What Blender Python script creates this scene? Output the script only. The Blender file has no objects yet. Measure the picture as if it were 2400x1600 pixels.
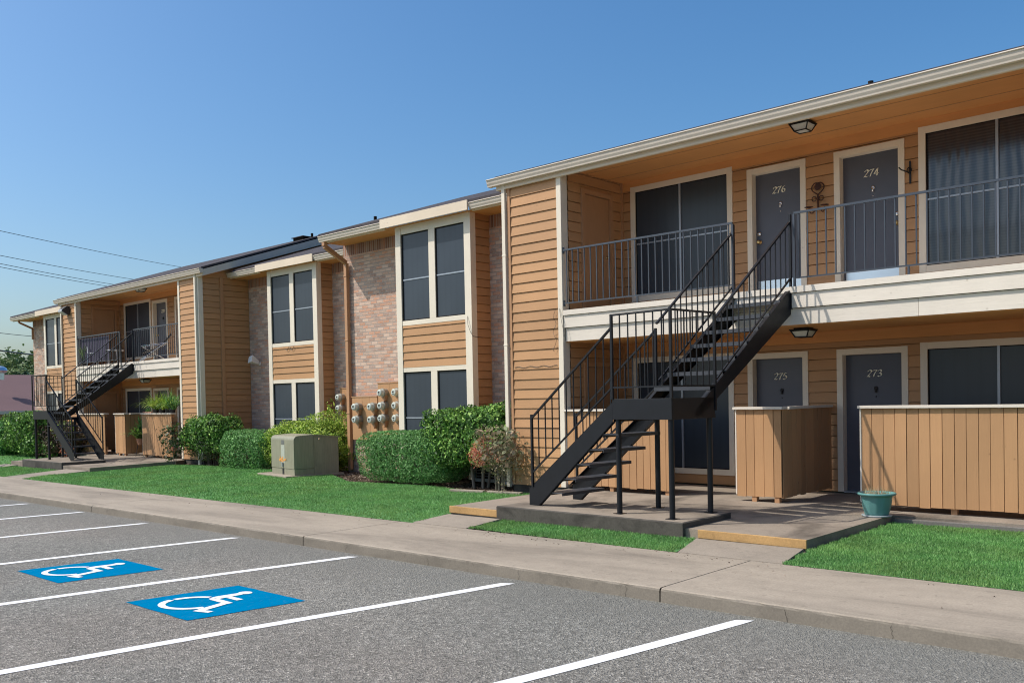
import bpy, math, random
import numpy as np
from mathutils import Vector, Matrix, noise
random.seed(7); rng = np.random.default_rng(11)
sc = bpy.context.scene
COL = sc.collection
R_ = math.radians

# ------------------------------------------------------------------ helpers
def link(o, parent=None):
    COL.objects.link(o)
    if parent is not None: o.parent = parent
    return o

def tag(o, label=None, cat=None, group=None, kind=None):
    if label: o['label'] = label
    if cat: o['category'] = cat
    if group: o['group'] = group
    if kind: o['kind'] = kind
    return o

def empty(name, loc=(0, 0, 0), rz=0.0, label=None, cat=None, group=None):
    o = bpy.data.objects.new(name, None); link(o)
    o.location = loc; o.rotation_euler = (0, 0, rz); o.empty_display_size = .1
    return tag(o, label, cat, group)

class MB:
    def __init__(s): s.v = []; s.f = []
    def face(s, pts):
        n = len(s.v); s.v += [tuple(p) for p in pts]; s.f.append(tuple(range(n, n + len(pts)))); return s
    def hexa(s, p):
        n = len(s.v); s.v += [tuple(q) for q in p]
        for a in ((3, 2, 1, 0), (4, 5, 6, 7), (0, 1, 5, 4), (1, 2, 6, 5), (2, 3, 7, 6), (3, 0, 4, 7)):
            s.f.append(tuple(n + i for i in a))
        return s
    def box(s, x0, x1, y0, y1, z0, z1):
        return s.hexa([(x0, y0, z0), (x1, y0, z0), (x1, y1, z0), (x0, y1, z0), (x0, y0, z1), (x1, y0, z1), (x1, y1, z1), (x0, y1, z1)])
    def bar(s, p, q, w, h, up=(0, 0, 1)):
        p = Vector(p); q = Vector(q); d = (q - p).normalized(); u = Vector(up)
        a = d.cross(u)
        if a.length < 1e-4: u = Vector((0, 1, 0)); a = d.cross(u)
        a.normalize(); b = a.cross(d).normalized(); a *= w / 2; b *= h / 2
        return s.hexa([p - a - b, p + a - b, p + a + b, p - a + b, q - a - b, q + a - b, q + a + b, q - a + b])
    def tube(s, p, q, r0, r1=None, n=8, caps=True):
        if r1 is None: r1 = r0
        p = Vector(p); q = Vector(q); d = (q - p).normalized()
        u = Vector((0, 0, 1)) if abs(d.z) < .9 else Vector((1, 0, 0))
        a = d.cross(u).normalized(); b = d.cross(a); k = len(s.v)
        for c, r in ((p, r0), (q, r1)):
            for i in range(n):
                t = 2 * math.pi * i / n; s.v.append(tuple(c + a * math.cos(t) * r + b * math.sin(t) * r))
        for i in range(n):
            j = (i + 1) % n; s.f.append((k + i, k + j, k + n + j, k + n + i))
        if caps: s.f.append(tuple(k + i for i in reversed(range(n)))); s.f.append(tuple(k + n + i for i in range(n)))
        return s
    def path(s, pts, r, n=6):
        for a, b in zip(pts[:-1], pts[1:]): s.tube(a, b, r, r, n)
        return s
    def lathe(s, prof, c=(0, 0, 0), n=24, axis='z'):
        k = len(s.v)
        for r, h in prof:
            for i in range(n):
                t = 2 * math.pi * i / n; x, y = r * math.cos(t), r * math.sin(t)
                if axis == 'z': s.v.append((c[0] + x, c[1] + y, c[2] + h))
                elif axis == 'y': s.v.append((c[0] + x, c[1] + h, c[2] + y))
                else: s.v.append((c[0] + h, c[1] + x, c[2] + y))
        for m in range(len(prof) - 1):
            for i in range(n):
                j = (i + 1) % n; a = k + m * n
                s.f.append((a + i, a + j, a + n + j, a + n + i))
        s.f.append(tuple(k + i for i in reversed(range(n)))); s.f.append(tuple(k + (len(prof) - 1) * n + i for i in range(n)))
        return s
    def prism(s, poly, axis, a0, a1):
        # poly in the other two axes; axis 'x': (y,z), 'y': (x,z), 'z': (x,y)
        def P(u, v, a):
            return (a, u, v) if axis == 'x' else (u, a, v) if axis == 'y' else (u, v, a)
        n = len(poly); k = len(s.v)
        s.v += [P(u, v, a0) for u, v in poly] + [P(u, v, a1) for u, v in poly]
        s.f.append(tuple(k + i for i in range(n))); s.f.append(tuple(k + n + i for i in reversed(range(n))))
        for i in range(n):
            j = (i + 1) % n; s.f.append((k + j, k + i, k + n + i, k + n + j))
        return s
    def build(s, name, mat, parent=None, smooth=False, bevel=0, fix=True):
        me = bpy.data.meshes.new(name); me.from_pydata(s.v, [], s.f)
        me.materials.append(mat)
        if fix and len(s.f) < 6000:
            import bmesh
            bm = bmesh.new(); bm.from_mesh(me); bmesh.ops.recalc_face_normals(bm, faces=bm.faces); bm.to_mesh(me); bm.free()
        if smooth: me.polygons.foreach_set('use_smooth', [True] * len(me.polygons))
        o = bpy.data.objects.new(name, me); link(o, parent)
        if bevel:
            b = o.modifiers.new('b', 'BEVEL'); b.width = bevel; b.segments = 2; b.limit_method = 'ANGLE'; b.angle_limit = R_(40)
        return o

def quads(name, V, mat, parent=None, k=4):
    V = np.asarray(V, dtype=np.float32).reshape(-1, 3); n = len(V) // k
    me = bpy.data.meshes.new(name)
    me.vertices.add(n * k); me.vertices.foreach_set('co', V.ravel())
    me.loops.add(n * k); me.loops.foreach_set('vertex_index', np.arange(n * k, dtype=np.int32))
    me.polygons.add(n); me.polygons.foreach_set('loop_start', np.arange(0, n * k, k, dtype=np.int32))
    me.update(calc_edges=True); me.materials.append(mat)
    o = bpy.data.objects.new(name, me); link(o, parent); return o

def copy_tree(o, parent=None):
    c = o.copy(); COL.objects.link(c)
    if parent is not None: c.parent = parent
    for ch in list(o.children): copy_tree(ch, c)
    return c

# ------------------------------------------------------------------ materials
MATS = {}
class NT:
    def __init__(s, name):
        m = bpy.data.materials.new(name); m.use_nodes = True; s.m = m; s.t = m.node_tree; s.t.nodes.clear(); s.n = s.t.nodes
        s.out = s.n.new('ShaderNodeOutputMaterial'); s.b = s.n.new('ShaderNodeBsdfPrincipled')
        s.t.links.new(s.b.outputs[0], s.out.inputs[0])
        s.tc = s.n.new('ShaderNodeTexCoord'); s.geo = s.n.new('ShaderNodeNewGeometry')
    def L(s, a, b): s.t.links.new(a, b)
    def node(s, t, **k):
        n = s.n.new(t)
        for a, b in k.items(): setattr(n, a, b)
        return n
    def mapping(s, scale=(1, 1, 1), src=None, rot=(0, 0, 0)):
        m = s.n.new('ShaderNodeMapping'); m.inputs['Scale'].default_value = scale; m.inputs['Rotation'].default_value = rot
        s.L(src or s.geo.outputs['Position'], m.inputs[0]); return m.outputs[0]
    def noise(s, scale, vec=None, detail=4, rough=.55, dist=0):
        n = s.n.new('ShaderNodeTexNoise'); n.inputs['Scale'].default_value = scale; n.inputs['Detail'].default_value = detail
        n.inputs['Roughness'].default_value = rough; n.inputs['Distortion'].default_value = dist
        s.L(vec if vec is not None else s.geo.outputs['Position'], n.inputs['Vector']); return n.outputs[0]
    def ramp(s, fac, stops, interp='LINEAR'):
        r = s.n.new('ShaderNodeValToRGB'); r.color_ramp.interpolation = interp; e = r.color_ramp.elements
        while len(e) < len(stops): e.new(.5)
        for i, (p, c) in enumerate(stops):
            e[i].position = p; e[i].color = (*c, 1) if not isinstance(c, (int, float)) else (c, c, c, 1)
        s.L(fac, r.inputs[0]); return r.outputs[0]
    def mix(s, fac, a, b, mode='MIX'):
        n = s.n.new('ShaderNodeMix'); n.data_type = 'RGBA'; n.blend_type = mode
        for sock, val in ((n.inputs['Factor'], fac), (n.inputs[6], a), (n.inputs[7], b)):
            if isinstance(val, (int, float)): sock.default_value = val
            elif isinstance(val, tuple): sock.default_value = (*val, 1) if len(val) == 3 else val
            else: s.L(val, sock)
        return n.outputs[2]
    def math(s, op, a, b=0.0, c=None, clamp=False):
        n = s.n.new('ShaderNodeMath'); n.operation = op; n.use_clamp = clamp
        for i, v in enumerate((a, b) if c is None else (a, b, c)):
            if isinstance(v, (int, float)): n.inputs[i].default_value = v
            else: s.L(v, n.inputs[i])
        return n.outputs[0]
    def col(s, c):
        if isinstance(c, tuple): s.b.inputs['Base Color'].default_value = (*c, 1)
        else: s.L(c, s.b.inputs['Base Color'])
        return s
    def rough(s, r, spec=.5, metal=0):
        if isinstance(r, (int, float)): s.b.inputs['Roughness'].default_value = r
        else: s.L(r, s.b.inputs['Roughness'])
        s.b.inputs['Specular IOR Level'].default_value = spec; s.b.inputs['Metallic'].default_value = metal; return s
    def bump(s, h, strength=.3, dist=.01):
        n = s.n.new('ShaderNodeBump'); n.inputs['Strength'].default_value = strength; n.inputs['Distance'].default_value = dist
        s.L(h, n.inputs['Height']); s.L(n.outputs[0], s.b.inputs['Normal']); return s

def plain(name, c, r=.6, spec=.5, metal=0, var=.12, sc_=30):
    m = NT(name); n = m.noise(sc_)
    m.col(m.mix(n, tuple(x * (1 - var) for x in c), tuple(min(1, x * (1 + var)) for x in c))).rough(r, spec, metal); return m.m

def paint_wood(name, c, grain, wear=(.35, .22, .13), rough=.6, var=.10, wearamt=.0, island=.12):
    """painted boards; grain = mapping scale with the small number along the grain"""
    m = NT(name)
    v = m.mapping(grain); g = m.noise(3.2, v, 6, .62, .6)
    blot = m.noise(1.1, None, 3)
    isl = m.geo.outputs['Random Per Island']
    a = m.mix(m.math('MULTIPLY', g, 1.0), tuple(x * (1 - var) for x in c), tuple(min(1, x * (1 + var)) for x in c))
    k = m.math('MULTIPLY_ADD', isl, island, 1 - island * .6)
    k = m.math('MULTIPLY', k, m.math('MULTIPLY_ADD', blot, .28, .86))
    vm = m.node('ShaderNodeVectorMath', operation='SCALE'); m.L(a, vm.inputs[0]); m.L(k, vm.inputs['Scale'])
    col = vm.outputs[0]
    # scuffs, nail heads, flaked spots
    fl = m.noise(9, v, 8, .72, 1.2)
    spots = m.ramp(fl, [(0, 0.), (.685 - wearamt * .06, 0.), (.73 - wearamt * .06, 1.), (1, 1.)])
    col = m.mix(m.math('MULTIPLY', spots, .55), col, wear)
    kv = m.node('ShaderNodeTexVoronoi'); kv.inputs['Scale'].default_value = 4.6; m.L(m.geo.outputs['Position'], kv.inputs['Vector'])
    ks = m.node('ShaderNodeSeparateColor'); m.L(kv.outputs['Color'], ks.inputs[0])
    kn = m.math('MULTIPLY', m.ramp(kv.outputs['Distance'], [(0, 1.), (.04, .9), (.07, .2), (.1, 0.)]), m.ramp(ks.outputs[0], [(.6, 0.), (.72, 1.)]))
    col = m.mix(m.math('MULTIPLY', kn, .45), col, wear)
    m.col(col).rough(rough, .35)
    m.bump(m.math('ADD', g, m.math('MULTIPLY', spots, -.6)), .35, .004)
    return m.m

M = {}
TAN = (.455, .245, .112); TRIM = (.74, .65, .52)
M['siding'] = paint_wood('siding_paint', TAN, (1.2, 1.2, 22), wear=(.22, .115, .06), wearamt=.7, island=.2)
M['vboard'] = paint_wood('vertical_board_paint', (.460, .252, .118), (20, 20, 1.1), wear=(.16, .08, .04), wearamt=.9, island=.28)
M['soffit'] = paint_wood('soffit_paint', (.64, .30, .105), (.6, 6, 6), wearamt=0, island=.05)
M['tantrim'] = paint_wood('tan_trim_paint', (.43, .23, .115), (9, 9, 1.5))
M['sdoor'] = paint_wood('storage_door_paint', (.42, .225, .11), (6, 6, 1.5), wearamt=.2)
M['trim'] = paint_wood('cream_trim_paint', TRIM, (8, 8, 1.6), wear=(.42, .34, .26), var=.05, island=.06)
M['trimh'] = paint_wood('cream_board_paint', (.70, .62, .52), (1.3, 1.3, 18), wear=(.34, .26, .19), var=.12, wearamt=1.1, island=.12)
M['gutter'] = plain('gutter_paint', (.60, .515, .42), .6, .3, 0, .12, 6)
M['eave'] = paint_wood('beige_eave_paint', (.70, .575, .43), (1.3, 1.3, 12), wear=(.36, .28, .2), var=.08, wearamt=.3, island=.08)
M['gutterbrown'] = plain('brown_downspout_paint', (.44, .235, .12), .5, .4, 0, .12, 8)
M['door'] = plain('grey_door_paint', (.078, .080, .102), .42, .5, 0, .15, 3)
M['iron'] = plain('black_iron_paint', (.006, .007, .010), .42, .35, 0, .4, 9)
M['iron2'] = plain('highlight_blue_rail_paint', (.030, .037, .052), .34, .8, 0, .3, 12)  # bluish highlights on the balcony rails are put into this base colour
M['tread'] = plain('dusty_tread_metal', (.045, .048, .056), .5, .5, 0, .35, 14)
M['rust'] = plain('rusty_iron', (.055, .022, .016), .7, .3)
M['brass'] = plain('brass', (.75, .55, .25), .28, .5, 1)
M['chrome'] = plain('chrome', (.75, .76, .78), .2, .5, 1)
M['kick'] = plain('kick_plate_metal', (.72, .78, .85), .32, .5, 1, .06, 3)
M['cream_number'] = plain('cream_number_paint', (.86, .81, .64), .5)
M['sash'] = plain('sash_aluminium', (.33, .36, .40), .35, .6, .3)
M['darkgap'] = plain('dark_gap', (.02, .016, .013), .9, .1)
M['plasticwhite'] = plain('white_plastic', (.75, .75, .76), .4)
M['plasticblack'] = plain('black_plastic', (.02, .02, .022), .5)
M['mat'] = plain('purple_grey_screen', (.075, .065, .10), .8, .2)
M['terracotta'] = plain('terracotta', (.4, .2, .12), .7)

def mk_screen():
    m = NT('solar_screen'); n = m.noise(.9, None, 3)
    m.col(m.mix(n, (.017, .020, .032), (.034, .040, .058))).rough(.30, .40)
    m.bump(m.noise(1.3, m.mapping((1, 1, .35)), 2), .10, .05)
    w = m.node('ShaderNodeTexWave', wave_type='BANDS', bands_direction='X'); w.inputs['Scale'].default_value = 1.9; w.inputs['Distortion'].default_value = .6; m.L(m.geo.outputs['Position'], w.inputs['Vector'])
    g = m.noise(.7, m.mapping((1, 1, 1)), 2)
    c = m.mix(g, (.021, .029, .039), (.048, .061, .078)); c = m.mix(1., c, m.ramp(w.outputs['Fac'], [(0, .95), (.12, 1.), (1, 1.03)]), 'MULTIPLY'); m.col(c); return m.m
M['screen'] = mk_screen()
def mk_glass():
    m = NT('upper_window_glass')
    w = m.node('ShaderNodeTexWave', wave_type='BANDS', bands_direction='X'); w.inputs['Scale'].default_value = 2.4; w.inputs['Distortion'].default_value = 5; w.inputs['Detail'].default_value = 1.2; w.inputs['Detail Scale'].default_value = .8
    m.L(m.mapping((1, 1, .45)), w.inputs['Vector'])
    bl = m.node('ShaderNodeTexWave', wave_type='BANDS', bands_direction='Z'); bl.inputs['Scale'].default_value = 8; m.L(m.geo.outputs['Position'], bl.inputs['Vector'])
    m.col(m.mix(m.math('MULTIPLY', bl.outputs['Fac'], .5), (.022, .024, .032), (.05, .052, .06))).rough(.16, .8)
    m.bump(w.outputs['Fac'], .25, .03); return m.m
M['glass'] = mk_glass()

def mk_brick():
    m = NT('brick')
    p = m.node('ShaderNodeSeparateXYZ'); m.L(m.geo.outputs['Position'], p.inputs[0])
    u = m.math('ADD', p.outputs[0], p.outputs[1]); cx = m.node('ShaderNodeCombineXYZ'); m.L(u, cx.inputs[0]); m.L(p.outputs[2], cx.inputs[1])
    def brick(w, h, vec):
        b = m.node('ShaderNodeTexBrick'); b.inputs['Scale'].default_value = 1; b.inputs['Brick Width'].default_value = w; b.inputs['Row Height'].default_value = h
        b.inputs['Mortar Size'].default_value = .0075; b.inputs['Mortar Smooth'].default_value = .2; b.inputs['Bias'].default_value = 0
        b.inputs['Color1'].default_value = (0, 0, 0, 1); b.inputs['Color2'].default_value = (1, 1, 1, 1); b.inputs['Mortar'].default_value = (.5, .5, .5, 1)
        m.L(vec, b.inputs['Vector']); return b
    b = brick(.215, .077, cx.outputs[0])
    pal = m.ramp(b.outputs[0], [(0, (.33, .22, .175)), (.13, (.50, .34, .26)), (.3, (.47, .25, .16)), (.42, (.57, .42, .33)), (.55, (.43, .33, .27)), (.68, (.54, .29, .19)), (.8, (.60, .46, .37)), (.92, (.37, .27, .23)), (1, (.54, .39, .30))], 'CONSTANT')
    n = m.noise(34, None, 5, .7); pal = m.mix(m.ramp(n, [(.38, 0.), (.62, 1.)]), m.mix(.42, pal, (.66, .55, .47)), pal)
    pal = m.mix(1., pal, (.99, .905, .845), 'MULTIPLY')
    col = m.mix(b.outputs['Fac'], pal, (.40, .34, .295))
    m.col(col).rough(.85, .25)
    m.bump(m.math('ADD', m.math('MULTIPLY', b.outputs['Fac'], -1), m.math('MULTIPLY', n, .35)), .9, .008); return m.m
M['brick'] = mk_brick()
def mk_soldier():
    m = NT('soldier_brick')
    p = m.node('ShaderNodeSeparateXYZ'); m.L(m.geo.outputs['Position'], p.inputs[0])
    u = m.math('ADD', p.outputs[0], p.outputs[1]); cx = m.node('ShaderNodeCombineXYZ'); m.L(p.outputs[2], cx.inputs[0]); m.L(u, cx.inputs[1])
    b = m.node('ShaderNodeTexBrick'); b.inputs['Scale'].default_value = 1; b.inputs['Brick Width'].default_value = .4; b.inputs['Row Height'].default_value = .075; b.offset = 0
    b.inputs['Mortar Size'].default_value = .0055; b.inputs['Color1'].default_value = (0, 0, 0, 1); b.inputs['Color2'].default_value = (1, 1, 1, 1)
    m.L(cx.outputs[0], b.inputs['Vector'])
    pal = m.ramp(b.outputs[0], [(0, (.20, .10, .07)), (.3, (.30, .16, .11)), (.6, (.26, .17, .13)), (.8, (.33, .15, .09))], 'CONSTANT')
    m.col(m.mix(b.outputs['Fac'], pal, (.42, .38, .34))).rough(.85, .25); m.bump(b.outputs['Fac'], .5, -.006); return m.m
M['soldier'] = mk_soldier()

def mk_shingle():
    m = NT('roof_shingles'); b = m.node('ShaderNodeTexBrick'); b.inputs['Scale'].default_value = 1; b.inputs['Brick Width'].default_value = .3; b.inputs['Row Height'].default_value = .14
    b.inputs['Mortar Size'].default_value = .006; b.inputs['Color1'].default_value = (.06, .052, .055, 1); b.inputs['Color2'].default_value = (.105, .09, .092, 1); b.inputs['Mortar'].default_value = (.03, .03, .03, 1)
    m.L(m.geo.outputs['Position'], b.inputs['Vector']); m.col(m.mix(m.noise(60), b.outputs[0], (.05, .045, .05))).rough(.9, .2); m.bump(b.outputs['Fac'], .6, -.01); return m.m
M['shingle'] = mk_shingle()

def mk_asphalt():
    m = NT('asphalt'); big = m.noise(.35, None, 4, .6); mid = m.noise(2.2, m.mapping((1, .5, 1)), 4, .7)
    v = m.node('ShaderNodeTexVoronoi'); v.inputs['Scale'].default_value = 78; m.L(m.geo.outputs['Position'], v.inputs['Vector'])
    v2 = m.node('ShaderNodeTexVoronoi'); v2.inputs['Scale'].default_value = 34; m.L(m.geo.outputs['Position'], v2.inputs['Vector'])
    sp = m.node('ShaderNodeSeparateColor'); m.L(v.outputs['Color'], sp.inputs[0])
    sp2 = m.node('ShaderNodeSeparateColor'); m.L(v2.outputs['Color'], sp2.inputs[0])
    st = m.ramp(sp.outputs[0], [(0, (.12, .115, .108)), (.3, (.188, .180, .170)), (.7, (.232, .222, .21)), (.92, (.29, .278, .262)), (1, (.46, .44, .42))])
    c2 = m.ramp(sp2.outputs[1], [(0, .74), (.5, 1.0), (1, 1.2)])
    c = m.mix(1.0, st, c2, 'MULTIPLY')
    k = m.ramp(m.math('ADD', m.math('MULTIPLY', big, .65), m.math('MULTIPLY', mid, .35)), [(.3, .84), (.7, 1.16)])
    c = m.mix(1.0, c, k, 'MULTIPLY')
    warm = m.mix(m.ramp(m.noise(.22, None, 2), [(.4, 0.), (.6, 1.)]), c, m.mix(1., c, (1.05, .99, .97), 'MULTIPLY'))
    # darker fine grain band beside the kerb
    p = m.node('ShaderNodeSeparateXYZ'); m.L(m.geo.outputs['Position'], p.inputs[0])
    e = m.math('ADD', p.outputs[1], m.math('MULTIPLY', mid, .5)); band = m.ramp(m.math('MULTIPLY_ADD', e, .5, -2.75), [(.0, 0.), (.5, 1.)])
    warm = m.mix(m.math('MULTIPLY', band, .55), warm, (.175, .17, .16))
    m.col(m.mix(1., warm, (.985, .985, .915), 'MULTIPLY')).rough(.85, .3); m.bump(m.math('ADD', v.outputs['Distance'], m.math('MULTIPLY', v2.outputs['Distance'], .8)), .9, .012); return m.m
M['asphalt'] = mk_asphalt()

def mk_concrete(name, c, streak=(.6, 3, 1), dark=.75, edge=None):
    m = NT(name); big = m.noise(.8, m.mapping(streak), 5, .6, .4); fine = m.noise(55, None, 3, .7); mid = m.noise(5, None, 5, .7)
    a = m.ramp(big, [(.3, tuple(x * dark for x in c)), (.52, c), (.75, tuple(min(1, x * 1.13) for x in c))])
    a = m.mix(1., a, m.ramp(fine, [(.25, .82), (.75, 1.16)]), 'MULTIPLY')
    a = m.mix(1., a, m.ramp(mid, [(.3, .92), (.7, 1.07)]), 'MULTIPLY')
    v = m.node('ShaderNodeTexVoronoi'); v.inputs['Scale'].default_value = 26; m.L(m.geo.outputs['Position'], v.inputs['Vector'])
    sp = m.node('ShaderNodeSeparateColor'); m.L(v.outputs['Color'], sp.inputs[0])
    a = m.mix(m.math('MULTIPLY', m.ramp(sp.outputs[0], [(.965, 0.), (.99, 1.)]), .3), a, tuple(x * .5 for x in c))
    m.col(a).rough(.82, .3); m.bump(m.math('ADD', fine, mid), .35, .004); return m.m
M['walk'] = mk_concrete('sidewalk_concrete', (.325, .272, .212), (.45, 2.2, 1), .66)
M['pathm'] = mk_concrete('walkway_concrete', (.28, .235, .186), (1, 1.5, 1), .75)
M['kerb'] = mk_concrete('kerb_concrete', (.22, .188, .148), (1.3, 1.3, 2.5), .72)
M['slab'] = mk_concrete('porch_concrete', (.275, .225, .175), (1.6, 1.1, 1), .38)
M['ped'] = mk_concrete('stained_concrete', (.082, .072, .06), (3, 3, 5), .4)
M['yellow'] = mk_concrete('ochre_step_paint', (.46, .275, .11), (2, 2, 2), .8)
M['timber'] = mk_concrete('grey_timber', (.16, .145, .13), (1, 8, 8), .6)

def mk_paintline():
    m = NT('road_paint'); n = m.noise(28, m.mapping((1.6, .7, 1)), 6, .75); big = m.noise(1.2, None, 3)
    w = m.ramp(m.math('ADD', n, m.math('MULTIPLY', big, .22)), [(.40, 1.), (.47, 0.)])
    m.col(m.mix(m.math('MULTIPLY', w, .75), m.mix(m.noise(9), (.72, .71, .69), (.84, .83, .82)), (.25, .24, .23))).rough(.7, .3)
    m.bump(m.noise(70), .5, .006); return m.m
M['line'] = mk_paintline()
def mk_blue():
    m = NT('blue_road_paint'); n = m.noise(14, m.mapping((4, 1, 1)), 6, .75, .6)
    w = m.ramp(n, [(.34, 1.), (.42, 0.)])
    c = m.mix(m.noise(3, m.mapping((3, .7, 1))), (.0, .145, .30), (.0, .185, .37))
    m.col(m.mix(m.math('MULTIPLY', w, .5), c, (.08, .22, .36))).rough(.75, .0); m.bump(m.noise(70), .5, .006); return m.m
M['blue'] = mk_blue()

def mk_leaf(name, cols, trans=.25, rough=.45):
    m = NT(name); c = m.ramp(m.geo.outputs['Random Per Island'], [((i / (len(cols) - 1)) ** .75, k) for i, k in enumerate(cols)])
    if name == 'grass_blades': c = m.mix(m.ramp(m.noise(.8, None, 4, .6), [(.45, 0.), (.75, .45)]), c, (.30, .36, .10))
    cl = m.noise(2.5, None, 3); c = m.mix(1., c, m.ramp(cl, [(.3, .78), (.7, 1.2)]), 'MULTIPLY')
    m.col(c).rough(rough, .22)
    tr = m.node('ShaderNodeBsdfTranslucent'); m.L(c, tr.inputs[0]); mx = m.node('ShaderNodeMixShader'); mx.inputs[0].default_value = trans
    m.L(m.b.outputs[0], mx.inputs[1]); m.L(tr.outputs[0], mx.inputs[2]); m.L(mx.outputs[0], m.out.inputs[0]); return m.m
M['grass'] = mk_leaf('grass_blades', [(.08, .195, .048), (.145, .34, .09), (.215, .45, .135), (.37, .58, .24)], .3, .6)
M['leaf_hedge'] = mk_leaf('trimmed_hedge_leaves', [(.055, .14, .04), (.11, .26, .07), (.18, .39, .115), (.32, .56, .21)], .25, .55)
M['leaf_glossy'] = mk_leaf('glossy_shrub_leaves', [(.03, .07, .018), (.085, .19, .04), (.16, .34, .06), (.45, .66, .15)], .16, .5)
M['leaf_lime'] = mk_leaf('lime_shrub_leaves', [(.10, .17, .03), (.24, .38, .05), (.42, .58, .08), (.64, .72, .17)], .2, .5)
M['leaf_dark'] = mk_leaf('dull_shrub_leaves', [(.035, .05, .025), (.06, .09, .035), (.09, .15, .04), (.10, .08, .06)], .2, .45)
M['leaf_brown'] = mk_leaf('brown_shrub_leaves', [(.05, .035, .03), (.10, .06, .045), (.07, .08, .03), (.16, .10, .07)], .2, .5)
M['leaf_red'] = mk_leaf('red_shrub_leaves', [(.62, .13, .07), (.75, .26, .18), (.52, .26, .15), (.7, .4, .3)], .3, .45)
M['leaf_olive'] = mk_leaf('olive_shrub_leaves', [(.26, .25, .13), (.38, .34, .21), (.48, .34, .25), (.23, .31, .14)], .3, .45)
M['leaf_tree'] = mk_leaf('tree_leaves', [(.06, .10, .035), (.10, .165, .055), (.16, .23, .085), (.26, .32, .15)], .25, .6)
M['leaf_tree2'] = mk_leaf('pale_tree_leaves', [(.13, .18, .07), (.20, .27, .11), (.30, .37, .18), (.42, .48, .27)], .25, .5)
M['bark'] = plain('bark', (.13, .10, .08), .85, .2, 0, .35, 12)
M['stem'] = plain('pale_stem', (.23, .19, .15), .8, .2, 0, .3, 20)
def mk_soil(name, a, b, c):
    m = NT(name); n = m.noise(18, None, 8, .75); m.col(m.ramp(n, [(.3, a), (.5, b), (.72, c)])).rough(.95, .1); m.bump(n, 1., .03); return m.m
M['turf'] = mk_soil('turf', (.06, .14, .045), (.11, .25, .085), (.16, .34, .13))
M['soil'] = mk_soil('mulch', (.02, .014, .010), (.06, .042, .030), (.15, .105, .075))
M['earth'] = mk_soil('earth', (.10, .11, .06), (.14, .15, .08), (.2, .19, .12))

# ------------------------------------------------------------------ ground
def zW(x): return -.15 + .005 * x          # sidewalk top
def zK(x): return -.275 + .005 * x         # parking lot
def zL(x, y): return zW(x) + .004 + .05 * max(0, min(1, (y - 8.22) / .55)) + .02 * max(0, min(1, (y - 8.8) / 3))
def sheet(name, polys, zf, mat, label=None, kind='structure', grid=None):
    mb = MB()
    for poly in polys: mb.face([(x, y, zf(x, y)) for x, y in poly])
    o = mb.build(name, mat, fix=False); tag(o, label, None, None, kind); return o
sheet('ground', [[(-600, -400), (400, -400), (400, 700), (-600, 700)]], lambda x, y: -.62 + .001 * x, M['earth'])
KY = 6.60; WY = 8.22
sheet('parking_lot', [[(-45, -30), (30, -30), (30, KY + .05), (-45, KY + .05)]], lambda x, y: zK(x), M['asphalt'])
# sidewalk slabs with joints, kerb face in front
joints = [-46, -40.2, -34.4, -28.6, -22.3, -16.16, -9.75, -4.39, 1.6, 7.6, 13.6]
mb = MB(); kb = MB()
for a, b in zip(joints[:-1], joints[1:]):
    g = .007
    n = max(2, int((b - a) / .07))
    xs = np.linspace(a + g, b - g, n + 1)
    jit = [KY + .10 + .014 * noise.noise(Vector((x * 3, 1, 0))) for x in xs]
    for i in range(n):
        x0, x1 = xs[i], xs[i + 1]
        mb.face([(x0, jit[i], zW(x0)), (x1, jit[i + 1], zW(x1)), (x1, WY, zW(x1)), (x0, WY, zW(x0))])
        # rounded worn nose
        pr = []
        for x, j in ((x0, jit[i]), (x1, jit[i + 1])):
            w = .014 * noise.noise(Vector((x * 6, 7, 0))) + (.016 if noise.noise(Vector((x * 2.7, 3, 0))) > .32 else 0) + .008 * noise.noise(Vector((x * 23, 1, 0)))
            pr.append([(x, j, zW(x)), (x, KY + .022 + w * .6, zW(x) - .002), (x, KY + .006 + w, zW(x) - .010), (x, KY, zW(x) - .026), (x, KY - .004, zK(x) - .05)])
        for k in range(4):
            (mb if k < 2 else kb).face([pr[0][k], pr[0][k + 1], pr[1][k + 1], pr[1][k]])
    for x in (a + g, b - g):
        mb.face([(x, KY + .1, zW(x)), (x, WY, zW(x)), (x, WY, zW(x) - .06), (x, KY + .1, zW(x) - .06)])
        kb.face([(x, KY, zK(x)), (x, KY + .06, zK(x)), (x, KY + .06, zW(x) - .01), (x, KY, zW(x) - .05)])
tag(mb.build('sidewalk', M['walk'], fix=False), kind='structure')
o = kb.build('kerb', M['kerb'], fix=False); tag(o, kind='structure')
sheet('joint_bed', [[(-46, KY + .03), (14, KY + .03), (14, WY + .01), (-46, WY + .01)]], lambda x, y: zW(x) - .055, M['darkgap'])
kc = MB(); rk = random.Random(9)
for x0 in np.arange(-24, 2, 1.37):
    x = x0 + rk.uniform(-.4, .4); z0 = zK(x); p = Vector((x, KY - .0065, z0 - .0)); pts = [p]
    for i in range(5): p = p + Vector((rk.uniform(-.018, .018), .0006, .0195)); pts.append(p)
    for a, b in zip(pts[:-1], pts[1:]): kc.face([(a.x - .0012, a.y, a.z), (a.x + .0012, a.y, a.z), (b.x + .0012, b.y, b.z), (b.x - .0012, b.y, b.z)])
tag(kc.build('kerb_cracks', M['darkgap'], fix=False), kind='structure')
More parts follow.
